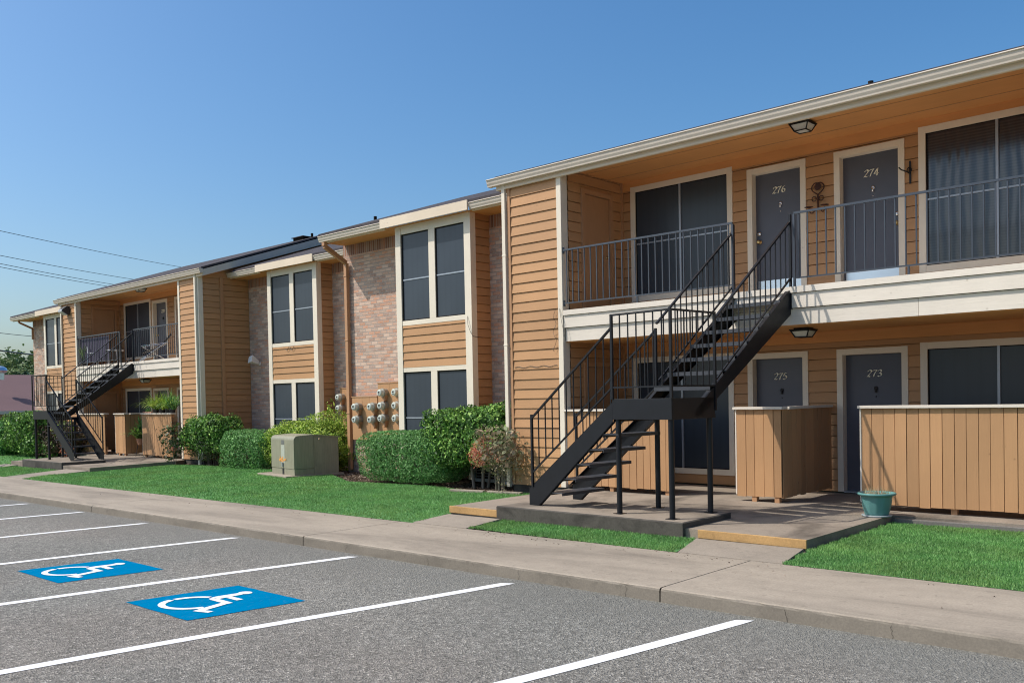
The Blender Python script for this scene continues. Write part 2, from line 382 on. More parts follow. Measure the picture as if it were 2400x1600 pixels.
# connecting walkways
def pad(name, poly, z0f, drop, mat, label=None):
    mb = MB(); n = len(poly)
    top = [(x, y, z0f(x) if z0f.__code__.co_argcount == 1 else z0f(x, y)) for x, y in poly]; mb.face(top)
    for i in range(n):
        a, b = top[i], top[(i + 1) % n]
        mb.face([a, b, (b[0], b[1], b[2] - drop), (a[0], a[1], a[2] - drop)])
    o = mb.build(name, mat); tag(o, label, kind='structure'); return o
zc = lambda x, y: zW(x) + .004 + (.065 * (y - WY) / .6 if x > -12 else .10 * (y - WY) / 1.5)
pad('path', [(-5.24, WY + .004), (-4.05, WY + .004), (-4.10, 8.80), (-5.36, 8.80)], zc, .1, M['pathm'])
pad('path', [(-9.53, WY + .004), (-8.46, WY + .004), (-8.38, 8.80), (-9.40, 8.80)], zc, .1, M['pathm'])
pad('path', [(-25.43, WY + .004), (-24.23, WY + .004), (-23.9, 9.70), (-25.3, 9.70)], zc, .1, M['pathm'])
pad('path', [(-29.8, WY + .004), (-28.7, WY + .004), (-28.9, 9.70), (-29.9, 9.70)], zc, .1, M['pathm'])
# porch slabs
pad('porch_slab', [(-9.40, 8.85), (-4.09, 8.85), (-4.09, 11.22), (-1.2, 11.22), (-1.2, 13.30), (-9.48, 13.30), (-9.48, 11.62)], lambda x: -.02, .35, M['slab'])
pad('porch_slab', [(-29.6, 9.76), (-23.95, 9.76), (-24.35, 12.3), (-24.6, 12.75), (-24.6, 14.3), (-31.9, 14.3), (-31.9, 12.6), (-29.9, 12.3)], lambda x: -.10, .35, M['slab'])
# ochre painted risers
mb = MB(); mb.box(-5.36, -4.083, 8.828, 8.852, -.112, -.016); mb.box(-9.41, -8.45, 8.828, 8.852, -.115, -.016)
tag(mb.build('step_edge', M['yellow'], bevel=.006), kind='structure')

# lawns -------------------------------------------------------------
LR = [(-4.03, WY - .012), (8, WY - .012), (8, 11.1), (-4.04, 11.1), (-4.04, 8.85)]
LS = [(-8.44, WY + .05), (-5.25, WY - .012), (-5.37, 8.84), (-8.30, 8.86)]
LB = [(-24.2, WY - .012), (-9.5, WY - .012), (-9.42, 8.75), (-9.52, 11.0), (-9.9, 11.62), (-11.1, 11.22), (-12.9, 11.55), (-15.1, 11.35), (-17.0, 12.3), (-20.0, 12.5), (-23.0, 12.5), (-24.3, 12.2), (-23.92, 9.75)]
LP = [(-28.7, WY - .012), (-25.45, WY - .012), (-25.35, 9.60), (-28.8, 9.60)]
LF = [(-60, WY - .012), (-29.8, WY - .012), (-29.95, 9.8), (-30.2, 12.3), (-32, 12.5), (-60, 13)]
def inpoly(P, X, Y):
    c = np.zeros(len(X), bool); n = len(P)
    for i in range(n):
        x0, y0 = P[i]; x1, y1 = P[(i + 1) % n]
        k = ((y0 > Y) != (y1 > Y)) & (X < (x1 - x0) * (Y - y0) / (y1 - y0 + 1e-12) + x0); c ^= k
    return c
def vzL(X, Y): return -.15 + .005 * X + .004 + .05 * np.clip((Y - 8.22) / .55, 0, 1) + .02 * np.clip((Y - 8.8) / 3, 0, 1)
mb = MB()
for P in (LR, LS, LB, LP, LF):
    # fan by strips along x so the height follows
    x0 = min(p[0] for p in P); x1 = max(p[0] for p in P); step = .5 if x1 - x0 < 20 else 1.0
    pass
    if True:
        xs = sorted(set([p[0] for p in P] + list(np.arange(x0, x1, step))))
        for a, b in zip(xs[:-1], xs[1:]):
            m_ = (a + b) / 2
            def span(x):
                ys = []
                for i in range(len(P)):
                    (ax, ay), (bx, by) = P[i], P[(i + 1) % len(P)]
                    if (ax - x) * (bx - x) < 0: ys.append(ay + (by - ay) * (x - ax) / (bx - ax))
                return (min(ys), max(ys)) if len(ys) > 1 else None
            e = min(.001, (b - a) / 4); s0 = span(a + e); s1 = span(b - e)
            if s0 and s1:
                h0 = max(s0[0], min(s0[1], 8.3)); h1 = max(s1[0], min(s1[1], 8.3))
                TT = (0, .02, .06, .12, .2, .35, .6, 1)
                for t0, t1 in zip(TT[:-1], TT[1:]):
                    pts = [(a, s0[0] + (s0[1] - s0[0]) * t0), (b, s1[0] + (s1[1] - s1[0]) * t0), (b, s1[0] + (s1[1] - s1[0]) * t1), (a, s0[0] + (s0[1] - s0[0]) * t1)]
                    mb.face([(x, y, zL(x, y)) for x, y in pts])
tag(mb.build('lawn', M['turf'], fix=False), kind='structure')
def blades(P, n, hmean, xr, wid=.0045):
    x0, x1 = xr; y0 = min(p[1] for p in P); y1 = max(p[1] for p in P)
    X = rng.uniform(x0, x1, n); Y = rng.uniform(y0, y1, n); k = inpoly(P, X + .03 * np.sin(Y * 23), Y + .022 + .025 * np.sin(X * 9.1) * np.sin(X * 31.7) + rng.normal(0, .008, n)); X = X[k]; Y = Y[k]; n = len(X)
    Z = vzL(X, Y); a = rng.uniform(0, 2 * np.pi, n); h = hmean * rng.uniform(.55, 1.35, n); t = rng.uniform(0, .9, n); l = rng.uniform(0, 2 * np.pi, n)
    w = wid * rng.uniform(.7, 1.5, n); dx, dy = np.cos(a) * w, np.sin(a) * w
    tx, ty = np.cos(l) * h * t, np.sin(l) * h * t
    V = np.stack([np.stack([X - dx, Y - dy, Z - .004], 1), np.stack([X + dx, Y + dy, Z - .004], 1), np.stack([X + tx, Y + ty, Z + h * (1 - .45 * t)], 1)], 1)
    return V.reshape(-1, 3)
G = [blades(LR, 95000, .030, (-4.1, -1.4), .0034), blades(LS, 22000, .030, (-8.5, -5.2), .0036),
     blades(LB, 62000, .030, (-14, -9.4), .0046), blades(LB, 80000, .032, (-24.4, -14), .007), blades(LP, 9000, .045, (-28.8, -25.3), .010), blades(LF, 11000, .05, (-45, -29.8), .013)]
tag(quads('grass', np.concatenate(G), M['grass'], k=3), 'short bright green turf grass growing on the lawns beside the sidewalk', kind='stuff')
# mulch bed
sheet('mulch_bed', [[(-9.6, 10.9), (-9.6, 13.3), (-26, 14.4), (-26, 10.9)], [(-30.5, 12.0), (-30.5, 14.3), (-45, 14.3), (-45, 12.0)]], lambda x, y: zW(x) + .030 + .04 * max(0, (y - 11) / 2.5) if x > -27 else zW(x) - .01, M['soil'])
n = 9000; X = rng.uniform(-24.5, -9.7, n); Y = rng.uniform(11.2, 13.2, n); Z = -.15 + .005 * X + .04 * np.maximum(0, (Y - 11) / 2.5) + .034
def scraps(X, Y, Z, s0, s1, mat, name):
    n = len(X); a = rng.uniform(0, 6.28, n); s = rng.uniform(s0, s1, n); d = rng.uniform(-.6, .6, (n, 4)) * s[:, None]
    c, si = np.cos(a) * s, np.sin(a) * s
    V = np.stack([np.stack([X - c, Y - si, Z + d[:, 0]], 1), np.stack([X + si * .5, Y - c * .5, Z + d[:, 1]], 1), np.stack([X + c, Y + si, Z + d[:, 2]], 1), np.stack([X - si * .5, Y + c * .5, Z + d[:, 3]], 1)], 1)
    return quads(name, V, mat)
kk = ~inpoly(LB, X, Y)
M['litter'] = mk_leaf('leaf_litter', [(.10, .06, .04), (.2, .14, .1), (.3, .24, .18), (.07, .05, .035)], .1, .8)
tag(scraps(X[kk], Y[kk], Z[kk] + .006, .012, .035, M['litter'], 'leaf_litter'), 'brown dead leaves and mulch scattered under the hedges', kind='stuff')

n = 420; X = np.concatenate([rng.uniform(-8.5, -3.6, n // 2), rng.uniform(-20, 0, n // 2)]); Y = np.concatenate([rng.normal(8.25, .22, n // 2), rng.normal(8.0, .35, n // 2)]); k_ = (Y > 6.75) & (Y < WY - .03); X = X[k_]; Y = Y[k_]
tag(scraps(X, Y, -.15 + .005 * X + .005, .005, .014, M['litter'], 'fallen_leaf_bits'), 'tiny brown leaf bits lying on the sidewalk', kind='stuff')
# parking marks ------------------------------------------------------
ends = [(-3.50, 6.45), (-6.03, 6.40), (-8.56, 6.46), (-11.14, 6.46), (-13.77, 6.44), (-16.32, 6.5), (-18.83, 6.48), (-21.4, 6.48)]
labs = ['white parking line nearest the camera running out of the bottom edge', 'white parking line just right of the nearer blue wheelchair square', 'white parking line between the two blue wheelchair squares', 'white parking line just left of the farther blue wheelchair square', 'second white parking line left of the farther wheelchair square', 'third white parking line left of the farther wheelchair square', 'short piece of white parking line at the left edge near the kerb', 'farthest white parking line beyond the left edge']
for i, (x, y) in enumerate(ends):
    L_ = 4.42; w = .062; dx = -.172
    mb = MB(); N = 30
    for k in range(N):
        t0, t1 = k / N, (k + 1) / N
        def P(t, s):
            cx = x + dx * L_ * t + .02 * math.sin(t * 5 + i); cy = y - L_ * t
            ww = w + .006 * noise.noise(Vector((t * 30, i * 5, s)))
            return (cx + s * ww, cy - s * ww * dx * .5 + (.03 * s if t == 0 else 0), zK(cx) + .004)
        mb.face([P(t0, -1), P(t1, -1), P(t1, 1), P(t0, 1)])
    o = mb.build('parking_line', M['line'], fix=False); tag(o, labs[i], 'parking line', 'painted lines between the parking stalls')

def accessible(c, lab):
    o0 = empty('accessible_parking_mark', (c[0], c[1], zK(c[0])), 0, lab, 'parking symbol', 'wheelchair symbols painted on the asphalt')
    W_, H_, sh = 1.15, 1.06, .16
    def T(u, v, z): return ((u - .5) * W_ + (v - .5) * sh, (v - .5) * H_ - (u - .5) * .0, z + .005 * (u - .5) * W_)
    mb = MB(); N = 16; jit = lambda a, b: .008 * noise.noise(Vector((a * 9 + c[0], b * 9, 0)))
    ring = [(k / N, 0) for k in range(N)] + [(1, k / N) for k in range(N)] + [(1 - k / N, 1) for k in range(N)] + [(0, 1 - k / N) for k in range(N)]
    mb.face([T(u + jit(u, v), v + jit(v, u), .004) for u, v in ring]); mb.build('blue_square', M['blue'], o0, fix=False)
    s = MB()
    def st(pts, z=.008): s.face([T(u, v, z) for u, v in pts])
    # head, torso, arm, legs, foot, wheel (symbol space: u right, v up)
    st([(.36 + .062 * math.cos(t), .85 + .055 * math.sin(t)) for t in np.linspace(0, 2 * math.pi, 18)[:-1]])
    st([(.33, .80), (.41, .80), (.44, .56), (.36, .52), (.33, .60)])
    st([(.44, .63), (.60, .63), (.60, .69), (.43, .69)])
    st([(.40, .50), (.67, .50), (.665, .56), (.39, .565)])
    st([(.60, .50), (.675, .50), (.77, .27), (.70, .25)])
    st([(.70, .25), (.73, .185), (.87, .235), (.85, .29), (.765, .265)])
    cx, cy, r0, r1 = .43, .345, .205, .262
    a0, a1 = math.radians(118), math.radians(352)
    K = 30
    for k in range(K):
        t0 = a0 + (a1 - a0) * k / K; t1 = a0 + (a1 - a0) * (k + 1) / K
        if k in (9,): continue
        st([(cx + r0 * math.cos(t0), cy + r0 * math.sin(t0)), (cx + r1 * math.cos(t0), cy + r1 * math.sin(t0)), (cx + r1 * math.cos(t1), cy + r1 * math.sin(t1)), (cx + r0 * math.cos(t1), cy + r0 * math.sin(t1))])
    s.build('wheelchair_symbol', M['line'], o0, fix=False)
accessible((-7.63, 4.20), 'nearer blue square with white wheelchair symbol, in the middle of the lot')
accessible((-10.30, 4.17), 'farther blue square with white wheelchair symbol, at the left of the lot')

# ------------------------------------------------------------------ building
B = empty('apartment_building', (0, 0, 0), 0, 'long two storey apartment building with tan siding, brick bays and cream trim', 'building')
BH = .165
def siding(mb, axis, const, sgn, u0, u1, z0, z1, holes=(), phase=None, joint=True):
    """axis 'y': wall at y=const facing sgn*y, u = x ; axis 'x': wall at x=const facing sgn*x, u = y"""
    def P(u, o, z): return (u, const + sgn * o, z) if axis == 'y' else (const + sgn * o, u, z)
    zb = z0 if phase is None else phase
    while zb > z0: zb -= BH
    while zb < z1 - 1e-4:
        zt = zb + BH; lo = max(zb, z0); hi = min(zt, z1)
        if hi - lo > .004:
            cuts = [lo, hi]
            for h in holes:
                for zz in (h[2], h[3]):
                    if lo < zz < hi: cuts.append(zz)
            cuts.sort()
            js = [u0, u1]
            if joint and u1 - u0 > 2.6: js = sorted([u0, u1] + [random.uniform(u0 + .6, u1 - .6) for _ in range(int((u1 - u0) / 3.2) + 0)])
            for c0, c1 in zip(cuts[:-1], cuts[1:]):
                segs = list(zip(js[:-1], js[1:]))
                for h in holes:
                    if h[2] < (c0 + c1) / 2 < h[3]:
                        ns = []
                        for a, b in segs:
                            if h[1] <= a or h[0] >= b: ns.append((a, b)); continue
                            if h[0] > a: ns.append((a, h[0]))
                            if h[1] < b: ns.append((h[1], b))
                        segs = ns
                o = lambda z: .004 + .018 * (zt - z) / BH
                fl = (sgn < 0) == (axis == 'y')
                for a, b in segs:
                    if b - a < .004: continue
                    w = random.uniform(-.0018, .0018); gp = random.uniform(.006, .011) if c0 == zb else 0
                    n = len(mb.v)
                    mb.v += [P(a, o(c0) + w, c0 + gp), P(b, o(c0) + w, c0 + gp * random.uniform(.8, 1.25)), P(b, o(c1), c1), P(a, o(c1), c1)]
                    mb.f.append((n, n + 1, n + 2, n + 3) if fl else (n + 3, n + 2, n + 1, n))
                    if c0 == zb:
                        mb.v += [P(a, -.05, c0 + gp), P(b, -.05, c0 + gp), P(a, -.05, c0 - .001), P(b, -.05, c0 - .001), P(a, .004, c0), P(b, .004, c0)]
                        for q in ((4, 5, 1, 0), (6, 7, 5, 4), (8, 9, 7, 6)):
                            q = tuple(n + i for i in q); mb.f.append(q if fl else q[::-1])
        zb = zt
    return mb

def window(x0, x1, z0, z1, y, fw=.095, mulls=1, sash=None, mat='screen', label=None, proud=.03, depth=.05):
    """frame outer rectangle on wall y (facing -y); returns the window part"""
    f = MB()
    f.box(x0, x0 + fw, y - proud, y + .02, z0, z1); f.box(x1 - fw, x1, y - proud, y + .02, z0, z1)
    f.box(x0 + fw, x1 - fw, y - proud + .003, y + .02, z1 - fw, z1 - .002); f.box(x0 + fw, x1 - fw, y - proud + .003, y + .02, z0 + .002, z0 + fw)
    w = f.build('window', M['trim'], B)
    if label: w['label'] = label
    gx0, gx1, gz0, gz1 = x0 + fw, x1 - fw, z0 + fw, z1 - fw
    n = mulls + 1; ww = (gx1 - gx0) / n
    for i in range(n):
        a = gx0 + i * ww; b = a + ww
        MB().box(a, b, y + depth * .25, y + depth * .4, gz0, gz1).build('pane', M[mat], w)
    for i in range(1, n):
        a = gx0 + i * ww
        MB().box(a - .017, a + .017, y - .012, y + .02, gz0, gz1).build('mullion', M['sash'], w)
    e = MB(); e.box(gx0, gx0 + .012, y - .006, y + .012, gz0, gz1); e.box(gx1 - .012, gx1, y - .006, y + .012, gz0, gz1); e.box(gx0 + .012, gx1 - .012, y - .006, y + .012, gz1 - .012, gz1); e.box(gx0 + .012, gx1 - .012, y - .006, y + .012, gz0, gz0 + .012)
    e.build('screen_edge', M['darkgap'], w)
    if sash:
        MB().box(gx0 + .012, gx1 - .012, y - .004, y + .012, sash - .012, sash + .012).build('sash_bar', M['sash'], w)
    return w

DIG = {
 '2': [[(.08, .78), (.16, .93), (.34, 1), (.52, .94), (.6, .78), (.52, .6), (.3, .36), (.04, .03), (.2, .10), (.42, .0), (.6, .08)]],
 '3': [[(.08, .82), (.2, .97), (.4, .99), (.54, .86), (.5, .66), (.28, .55), (.5, .48), (.6, .28), (.5, .08), (.28, 0), (.08, .1)]],
 '4': [[(.44, 0), (.44, 1), (.02, .3), (.64, .3)]],
 '5': [[(.54, .97), (.2, .97), (.12, .56), (.34, .62), (.54, .5), (.6, .28), (.48, .06), (.24, 0), (.06, .1)]],
 '6': [[(.52, .96), (.3, .86), (.12, .55), (.08, .26), (.2, .04), (.4, 0), (.56, .14), (.58, .36), (.44, .5), (.24, .48), (.1, .3)]],
 '7': [[(.06, .82), (.1, .96), (.3, .92), (.62, .97), (.4, .6), (.26, .3), (.22, 0)]],
 '8': [[(.3, .54), (.12, .7), (.16, .92), (.34, 1), (.52, .9), (.5, .68), (.3, .54), (.1, .36), (.08, .14), (.28, 0), (.5, .06), (.58, .28), (.46, .46), (.3, .54)]],
}
def number(txt, cx, z, y, h, parent, tilt=0.0):
    mb = MB(); W_ = h * .74; x = cx - W_ * len(txt) / 2 + .01
    for ch in txt:
        for st in DIG[ch]:
            P = [Vector((p[0] + .10 * p[1], p[1])) for p in st]
            nib = Vector((math.cos(R_(28)), math.sin(R_(28)))) * .098
            pts = []
            for a, b in zip(P[:-1], P[1:]):
                for k in range(4): pts.append(a.lerp(b, k / 4))
            pts.append(P[-1])
            for a, b in zip(pts[:-1], pts[1:]):
                q = [a - nib, b - nib, b + nib, a + nib]
                mb.hexa([(x + p.x * h, y - .009, z + p.y * h) for p in q] + [(x + p.x * h, y + .001, z + p.y * h) for p in q])
        x += W_
    return mb.build('door_number', M['cream_number'], parent, fix=False)

def door(x0, x1, z0, y, num, knob, kick=False, h=2.03, casing=.09, label=None):
    zt = z0 + h; yd = y + .10
    s = MB().box(x0, x1, yd, yd + .04, z0 + .01, zt).build('door', M['door'], B)
    if label: s['label'] = label
    c = MB()
    c.box(x0 - casing, x0 - .002, y - .028, y + .02, z0, zt + casing); c.box(x1 + .002, x1 + casing, y - .028, y + .02, z0, zt + casing)
    c.box(x0 - .002, x1 + .002, y - .026, y + .02, zt + .002, zt + casing - .002)
    c.build('casing', M['trim'], s)
    j = MB(); j.box(x0 - .03, x0 - .0, y + .021, yd + .05, z0, zt + .02); j.box(x1 + .0, x1 + .03, y + .021, yd + .05, z0, zt + .02); j.box(x0, x1, y + .021, yd + .05, zt, zt + .02)
    j.build('jamb', M['trim'], s)
    MB().box(x0, x1, y - .02, yd + .05, z0 - .012, z0 + .012).build('threshold', M['sash'], s)
    if num: number(num, (x0 + x1) / 2 - .01, zt - .33, yd, .10, s)
    cx = (x0 + x1) / 2 + .02
    k = MB(); k.lathe([(.012, -.012), (.03, -.010), (.026, .0)], (cx, yd, zt - .50), 12, 'y'); k.box(cx - .012, cx + .012, yd - .03, yd, zt - .56, zt - .5); k.lathe([(.008, -.008), (.01, .0)], (cx, yd, zt - .62), 8, 'y')
    k.build('knocker', M['chrome'] if kick else M['plasticblack'], s, smooth=True)
    if knob:
        kx = x0 + .06 if knob == 'L' else x1 - .06
        MB().lathe([(.008, -.028), (.030, -.022), (.032, .0)], (kx, yd, z0 + 1.10), 16, 'y').build('deadbolt', M['chrome'], s, smooth=True)
        MB().lathe([(.010, -.070), (.026, -.062), (.030, -.045), (.018, -.03), (.014, -.012), (.033, -.008), (.034, 0)], (kx, yd, z0 + .97), 18, 'y').build('handle', M['brass'], s, smooth=True)
    if kick: MB().box(x0 + .03, x1 - .02, yd - .004, yd, z0 + .03, z0 + .35).build('kick_plate', M['kick'], s)
    return s

def gutter(x0, x1, yb, zt):
    mb = MB(); prof = [(0, 0), (-.125, 0), (-.128, -.012), (-.112, -.024), (-.104, -.07), (-.088, -.105), (-.085, -.125), (0, -.125)]
    mb.prism([(yb + a, zt + b) for a, b in prof], 'x', x0, x1); return mb.build('gutter', M['gutter'], B)

def roof_slab(x0, x1, yf, zf, slope, depth, thick=.05, mat='shingle', rake=None):
    yr = yf + depth; zr = zf + slope * depth
    mb = MB()
    mb.prism([(yf, zf), (yr, zr), (yr + depth, zf), (yr + depth, zf - thick), (yr, zr - thick), (yf, zf - thick)], 'x', x0, x1)
    return mb.build('roof', M[mat], B)

def downspout(x, y, z0, z1, mat='trim', w=.075, d=.06, name='downspout'):
    mb = MB(); mb.box(x, x + w, y, y + d, z0, z1)
    for z in np.arange(z0 + .9, z1, 1.55): mb.box(x - .008, x + w + .008, y - .004, y + d + .02, z, z + .03)
    return mb.build(name, M[mat], B, bevel=.004)

SLOPE = .332
def module(X, Y, D, right_trim, r1, r2, doors, wins, depthb, zb, first):
    """projecting block: X recess left, Y front face, D height offset"""
    Yb = Y + depthb; zd = 2.92 + D; zt = 5.13 + D
    XR = right_trim
    # siding strips left / right of the recess
    mb = MB(); siding(mb, 'y', Y, -1, X - 1.14, X - .10, zb, zt, phase=zb - .01); mb.face([(X - 1.14, Y + .01, zb), (X - .1, Y + .01, zb), (X - .1, Y + .01, zt), (X - 1.14, Y + .01, zt)])
    mb.build('wall', M['siding'], B)
    mb = MB(); siding(mb, 'y', Y, -1, XR + .10, XR + 1.10, zb, zt, phase=zb - .01); mb.face([(XR + .1, Y + .01, zb), (XR + 1.1, Y + .01, zb), (XR + 1.1, Y + .01, zt), (XR + .1, Y + .01, zt)])
    mb.build('wall', M['siding'], B)
    # outer side walls
    for sx, xx in ((-1, X - 1.15), (1, XR + 1.18)):
        if sx < 0 or not first:
            mb = MB(); siding(mb, 'x', xx, sx, Y + .02, Y + 9, zb, zt + .12, phase=zb - .01)
            # gable above
            mb.face([(xx, Y, zt + .1), (xx, Y + 4.6, zt + .1 + 4.6 * SLOPE), (xx, Y + 9.2, zt + .1)])
            mb.build('side_wall', M['siding'], B)
    # corner posts
    for xa, xb in ((X - .10, X), (XR, XR + .10)):
        MB().box(xa, xb, Y - .03, Y + .14, zb - (.0), zt + .02).build('corner_post', M['trim'], B, bevel=.004)
    MB().box(X - 1.20, X - 1.14, Y - .03, Y + .05, zb, zt).build('corner_board', M['tantrim'], B)
    MB().box(XR + 1.10, XR + 1.21, Y - .035, Y + .10, zb, zt).build('corner_board', M['trim'], B)
    MB().box(XR + 1.18, XR + 1.235, Y + .62, Y + .72, zb, zt).build('corner_board', M['tantrim'], B)
    # recess side walls with storage doors
    for lo, hi, sd in ((D - .0, 2.40 + D, 0), (zd, 5.26 + D, 1)):
        z0 = lo if sd else zb
        hole = [(Y + .50, Y + 1.34, z0 + .0, z0 + 2.06)]
        mb = MB(); siding(mb, 'x', X, 1, Y + .14, Yb, z0, hi, holes=hole)
        mb.build('recess_wall', M['siding'], B)
        mb = MB(); siding(mb, 'x', XR, -1, Y + .14, Yb, z0, hi); mb.build('recess_wall', M['siding'], B)
        s = MB().box(X - .03, X + .006, Y + .57, Y + 1.27, z0 + .02, z0 + 1.99).build('storage_door', M['sdoor'], B)
        c = MB(); c.box(X - .03, X + .045, Y + .48, Y + .56, z0, z0 + 2.08); c.box(X - .03, X + .045, Y + 1.28, Y + 1.36, z0, z0 + 2.08); c.box(X - .03, X + .043, Y + .56, Y + 1.28, z0 + 2.0, z0 + 2.078)
        c.build('casing', M['tantrim'], s)
        MB().lathe([(.012, .06), (.026, .052), (.028, .038), (.012, .02), (.028, .01), (.028, 0)], (X + .006, Y + 1.20, z0 + .98), 12, 'x').build('handle', M['brass'], s, smooth=True)
        MB().box(X + .004, X + .05, Yb - .05, Yb - .022, z0, hi).build('corner_board', M['tantrim'], B)
    # back wall
    for z0, hi, k in ((zb, 2.40 + D, 0), (zd, 5.26 + D, 1)):
        holes = []
        for (a, b, num, kn) in doors[k]: holes.append((a - .03, b + .03, z0, z0 + 2.05))
        for (a, b, w0, w1, ms) in wins[k]: holes.append((a + .05, b - .05, w0 + .05, w1 - .05))
        mb = MB(); siding(mb, 'y', Yb, -1, X, XR, z0, hi - .165, holes=holes); mb.build('back_wall', M['siding'], B)
        MB().box(X, XR, Yb - .022, Yb + .02, hi - .162, hi).build('frieze_board', M['soffit'], B)
        for (a, b, num, kn) in doors[k]:
            door(a, b, z0 + .005, Yb, num, kn, kick=(k == 1 and first), label=('dark grey entry door with the number ' + num) if num else None)
        for (a, b, w0, w1, ms) in wins[k]:
            window(a, b, w0, w1, Yb, sash=(w0 + w1) / 2 if (k == 1) else None, mat=ms, mulls=1)
        MB().box(X, XR, Yb + .16, Yb + .2, z0, hi).build('interior_wall', M['darkgap'], B)
    # deck
    MB().box(X + .01, XR - .01, Y + .03, Yb - .02, zd - .06, zd - .012).build('deck_floor', M['trimh'], B)
    MB().box(X + .004, XR - .004, Y + .05, Yb - .022, 2.40 + D, 2.43 + D).build('porch_ceiling', M['soffit'], B)
    f = MB()
    js = [X + .01, X + (XR - X) * .46, XR - .01]
    for a, b in zip(js[:-1], js[1:]):
        f.box(a, b - .004, Y - .035, Y + .10, zd - .082, zd); f.box(a + .0, b - .004, Y - .010, Y + .03, zd - .285, zd - .088); 
    js = [X + .02, X + (XR - X) * .78, XR - .02]
    for a, b in zip(js[:-1], js[1:]): f.box(a, b - .004, Y + .022, Y + .05, zd - .51, zd - .292)
    f.build('balcony_fascia', M['trimh'], B)
    MB().box(X + .01, XR - .01, Y + .0505, Y + .06, zd - .45, zd - .07).build('fascia_backing', M['darkgap'], B)
    # upper ceiling
    c = MB()
    for a, b in ((Y - .02, Y + .62), (Y + .626, Y + 1.24), (Y + 1.246, Yb)): c.box(X - 1.2 if a < Y else X, XR + 1.2 if a < Y else XR, a, b, 5.255 + D, 5.27 + D)
    c.build('balcony_ceiling', M['soffit'], B)
    for yy in (Y + .623, Y + 1.243): MB().box(X, XR, yy - .007, yy + .007, 5.250 + D, 5.2545 + D).build('ceiling_seam', M['vboard'], B)
    # eave
    f = MB(); f.box(X - 1.42, XR + 1.50, Y - .062, Y - .022, 5.105 + D, 5.285 + D); f.box(X - 1.42, XR + 1.50, Y - .072, Y - .062, 5.105 + D, 5.14 + D); f.build('fascia', M['eave'], B)
    MB().box(X - 1.40, X - 1.15, Y - .02, Y + 8.8, 5.10 + D, 5.115 + D).build('eave_soffit', M['soffit'], B)
    gutter(X - 1.55, XR + 1.55, Y - .062, 5.300 + D)
    roof_slab(X - 1.42, XR + 1.52, Y - .10, 5.343 + D, SLOPE, 4.8)
    if not first:
        xr = XR + 1.50; zf = 5.30 + D; yf = Y - .06
        mb = MB(); mb.prism([(yf, zf - .02), (yf + 4.7, zf - .02 + 4.7 * SLOPE), (yf + 9.4, zf - .02), (yf + 9.4, zf - .24), (yf + 4.7, zf - .24 + 4.7 * SLOPE), (yf, zf - .20)], 'x', xr, xr + .035)
        mb.build('rake_board', M['gutter'], B)
        mb = MB(); mb.prism([(yf + .04, zf - .10), (yf + 4.7, zf - .10 + 4.7 * SLOPE), (yf + 9.4, zf - .10), (yf + 9.4, zf - .14), (yf + 4.7, zf - .14 + 4.7 * SLOPE), (yf + .04, zf - .14)], 'x', XR + 1.2, xr)
        mb.build('rake_soffit', M['soffit'], B)
    # balcony rails
    for a, b in (r1, r2): balcony_rail(a, b, Y + .005, zd)
    MB().box(X - 1.2, X + .05, Y + .0, Y + .2, zb - .25, zb - .002).build('foundation', M['ped'], B)
    MB().box(XR - .05, XR + 1.2, Y + .0, Y + .2, zb - .25, zb - .002).build('foundation', M['ped'], B)

def baluster_row(parent, pts_bot, pts_top, n, w=.0155, mat='iron2'):
    """n balusters between two lines given by end points"""
    b0, b1 = Vector(pts_bot[0]), Vector(pts_bot[1]); t0, t1 = Vector(pts_top[0]), Vector(pts_top[1])
    for k in range(n):
        f = (k + .5) / n; a = b0.lerp(b1, f); b = t0.lerp(t1, f)
        MB().box(a.x - w / 2, a.x + w / 2, a.y - w / 2, a.y + w / 2, a.z, b.z).build('baluster', M[mat], parent)

def balcony_rail(a, b, y, zd):
    rail = MB().box(a, b, y - .016, y + .016, zd + .972, zd + 1.0).build('railing', M['iron2'], B)
    MB().box(a, b, y - .010, y + .010, zd + .105, zd + .125).build('bottom_rail', M['iron2'], rail)
    n = int(round((b - a) / .125)); baluster_row(rail, [(a, y, zd + .125), (b, y, zd + .125)], [(a, y, zd + .972), (b, y, zd + .972)], n)
    right = (a < -9 and a > -10) or a < -31
    end, far = (b, a) if right else (a, b)
    for x, w_, z0, z1 in ((end, .014, zd, zd + .972), (a + (b - a) * .47, .012, zd, zd + .105), (far, .012, zd + .07, zd + .16), (far, .012, zd + .93, zd + 1.03)):
        MB().box(x - w_, x + w_, y - w_, y + w_, z0, z1).build('post', M['iron2'], rail)

module(-9.50, 11.59, 0, -2.30, (-9.49, -6.40), (-5.48, -2.31),
       ([(-6.98, -6.15, '275', 'L'), (-5.52, -4.67, '273', 'R')], [(-6.95, -6.15, '276', 'L'), (-5.53, -4.69, '274', 'R')]),
       ([(-9.29, -7.32, .16, 2.16, 'screen'), (-4.41, -2.42, .16, 2.16, 'screen')], [(-9.29, -7.30, 3.14, 5.15, 'screen'), (-4.41, -2.42, 3.13, 5.15, 'glass')]),
       1.67, 0, True)
module(-31.90, 12.72, -.07, -24.73, (-31.89, -28.62), (-27.65, -24.74),
       ([(-29.42, -28.52, '', 'L'), (-27.78, -26.93, '', 'R')], [(-29.36, -28.46, '278', 'L'), (-27.78, -26.93, '', 'R')]),
       ([(-31.60, -29.62, .16, 2.08, 'screen'), (-26.65, -24.80, .16, 2.08, 'screen')], [(-31.56, -29.54, 3.07, 5.06, 'screen'), (-26.65, -24.80, 3.07, 5.06, 'screen')]),
       1.50, -.07, False)

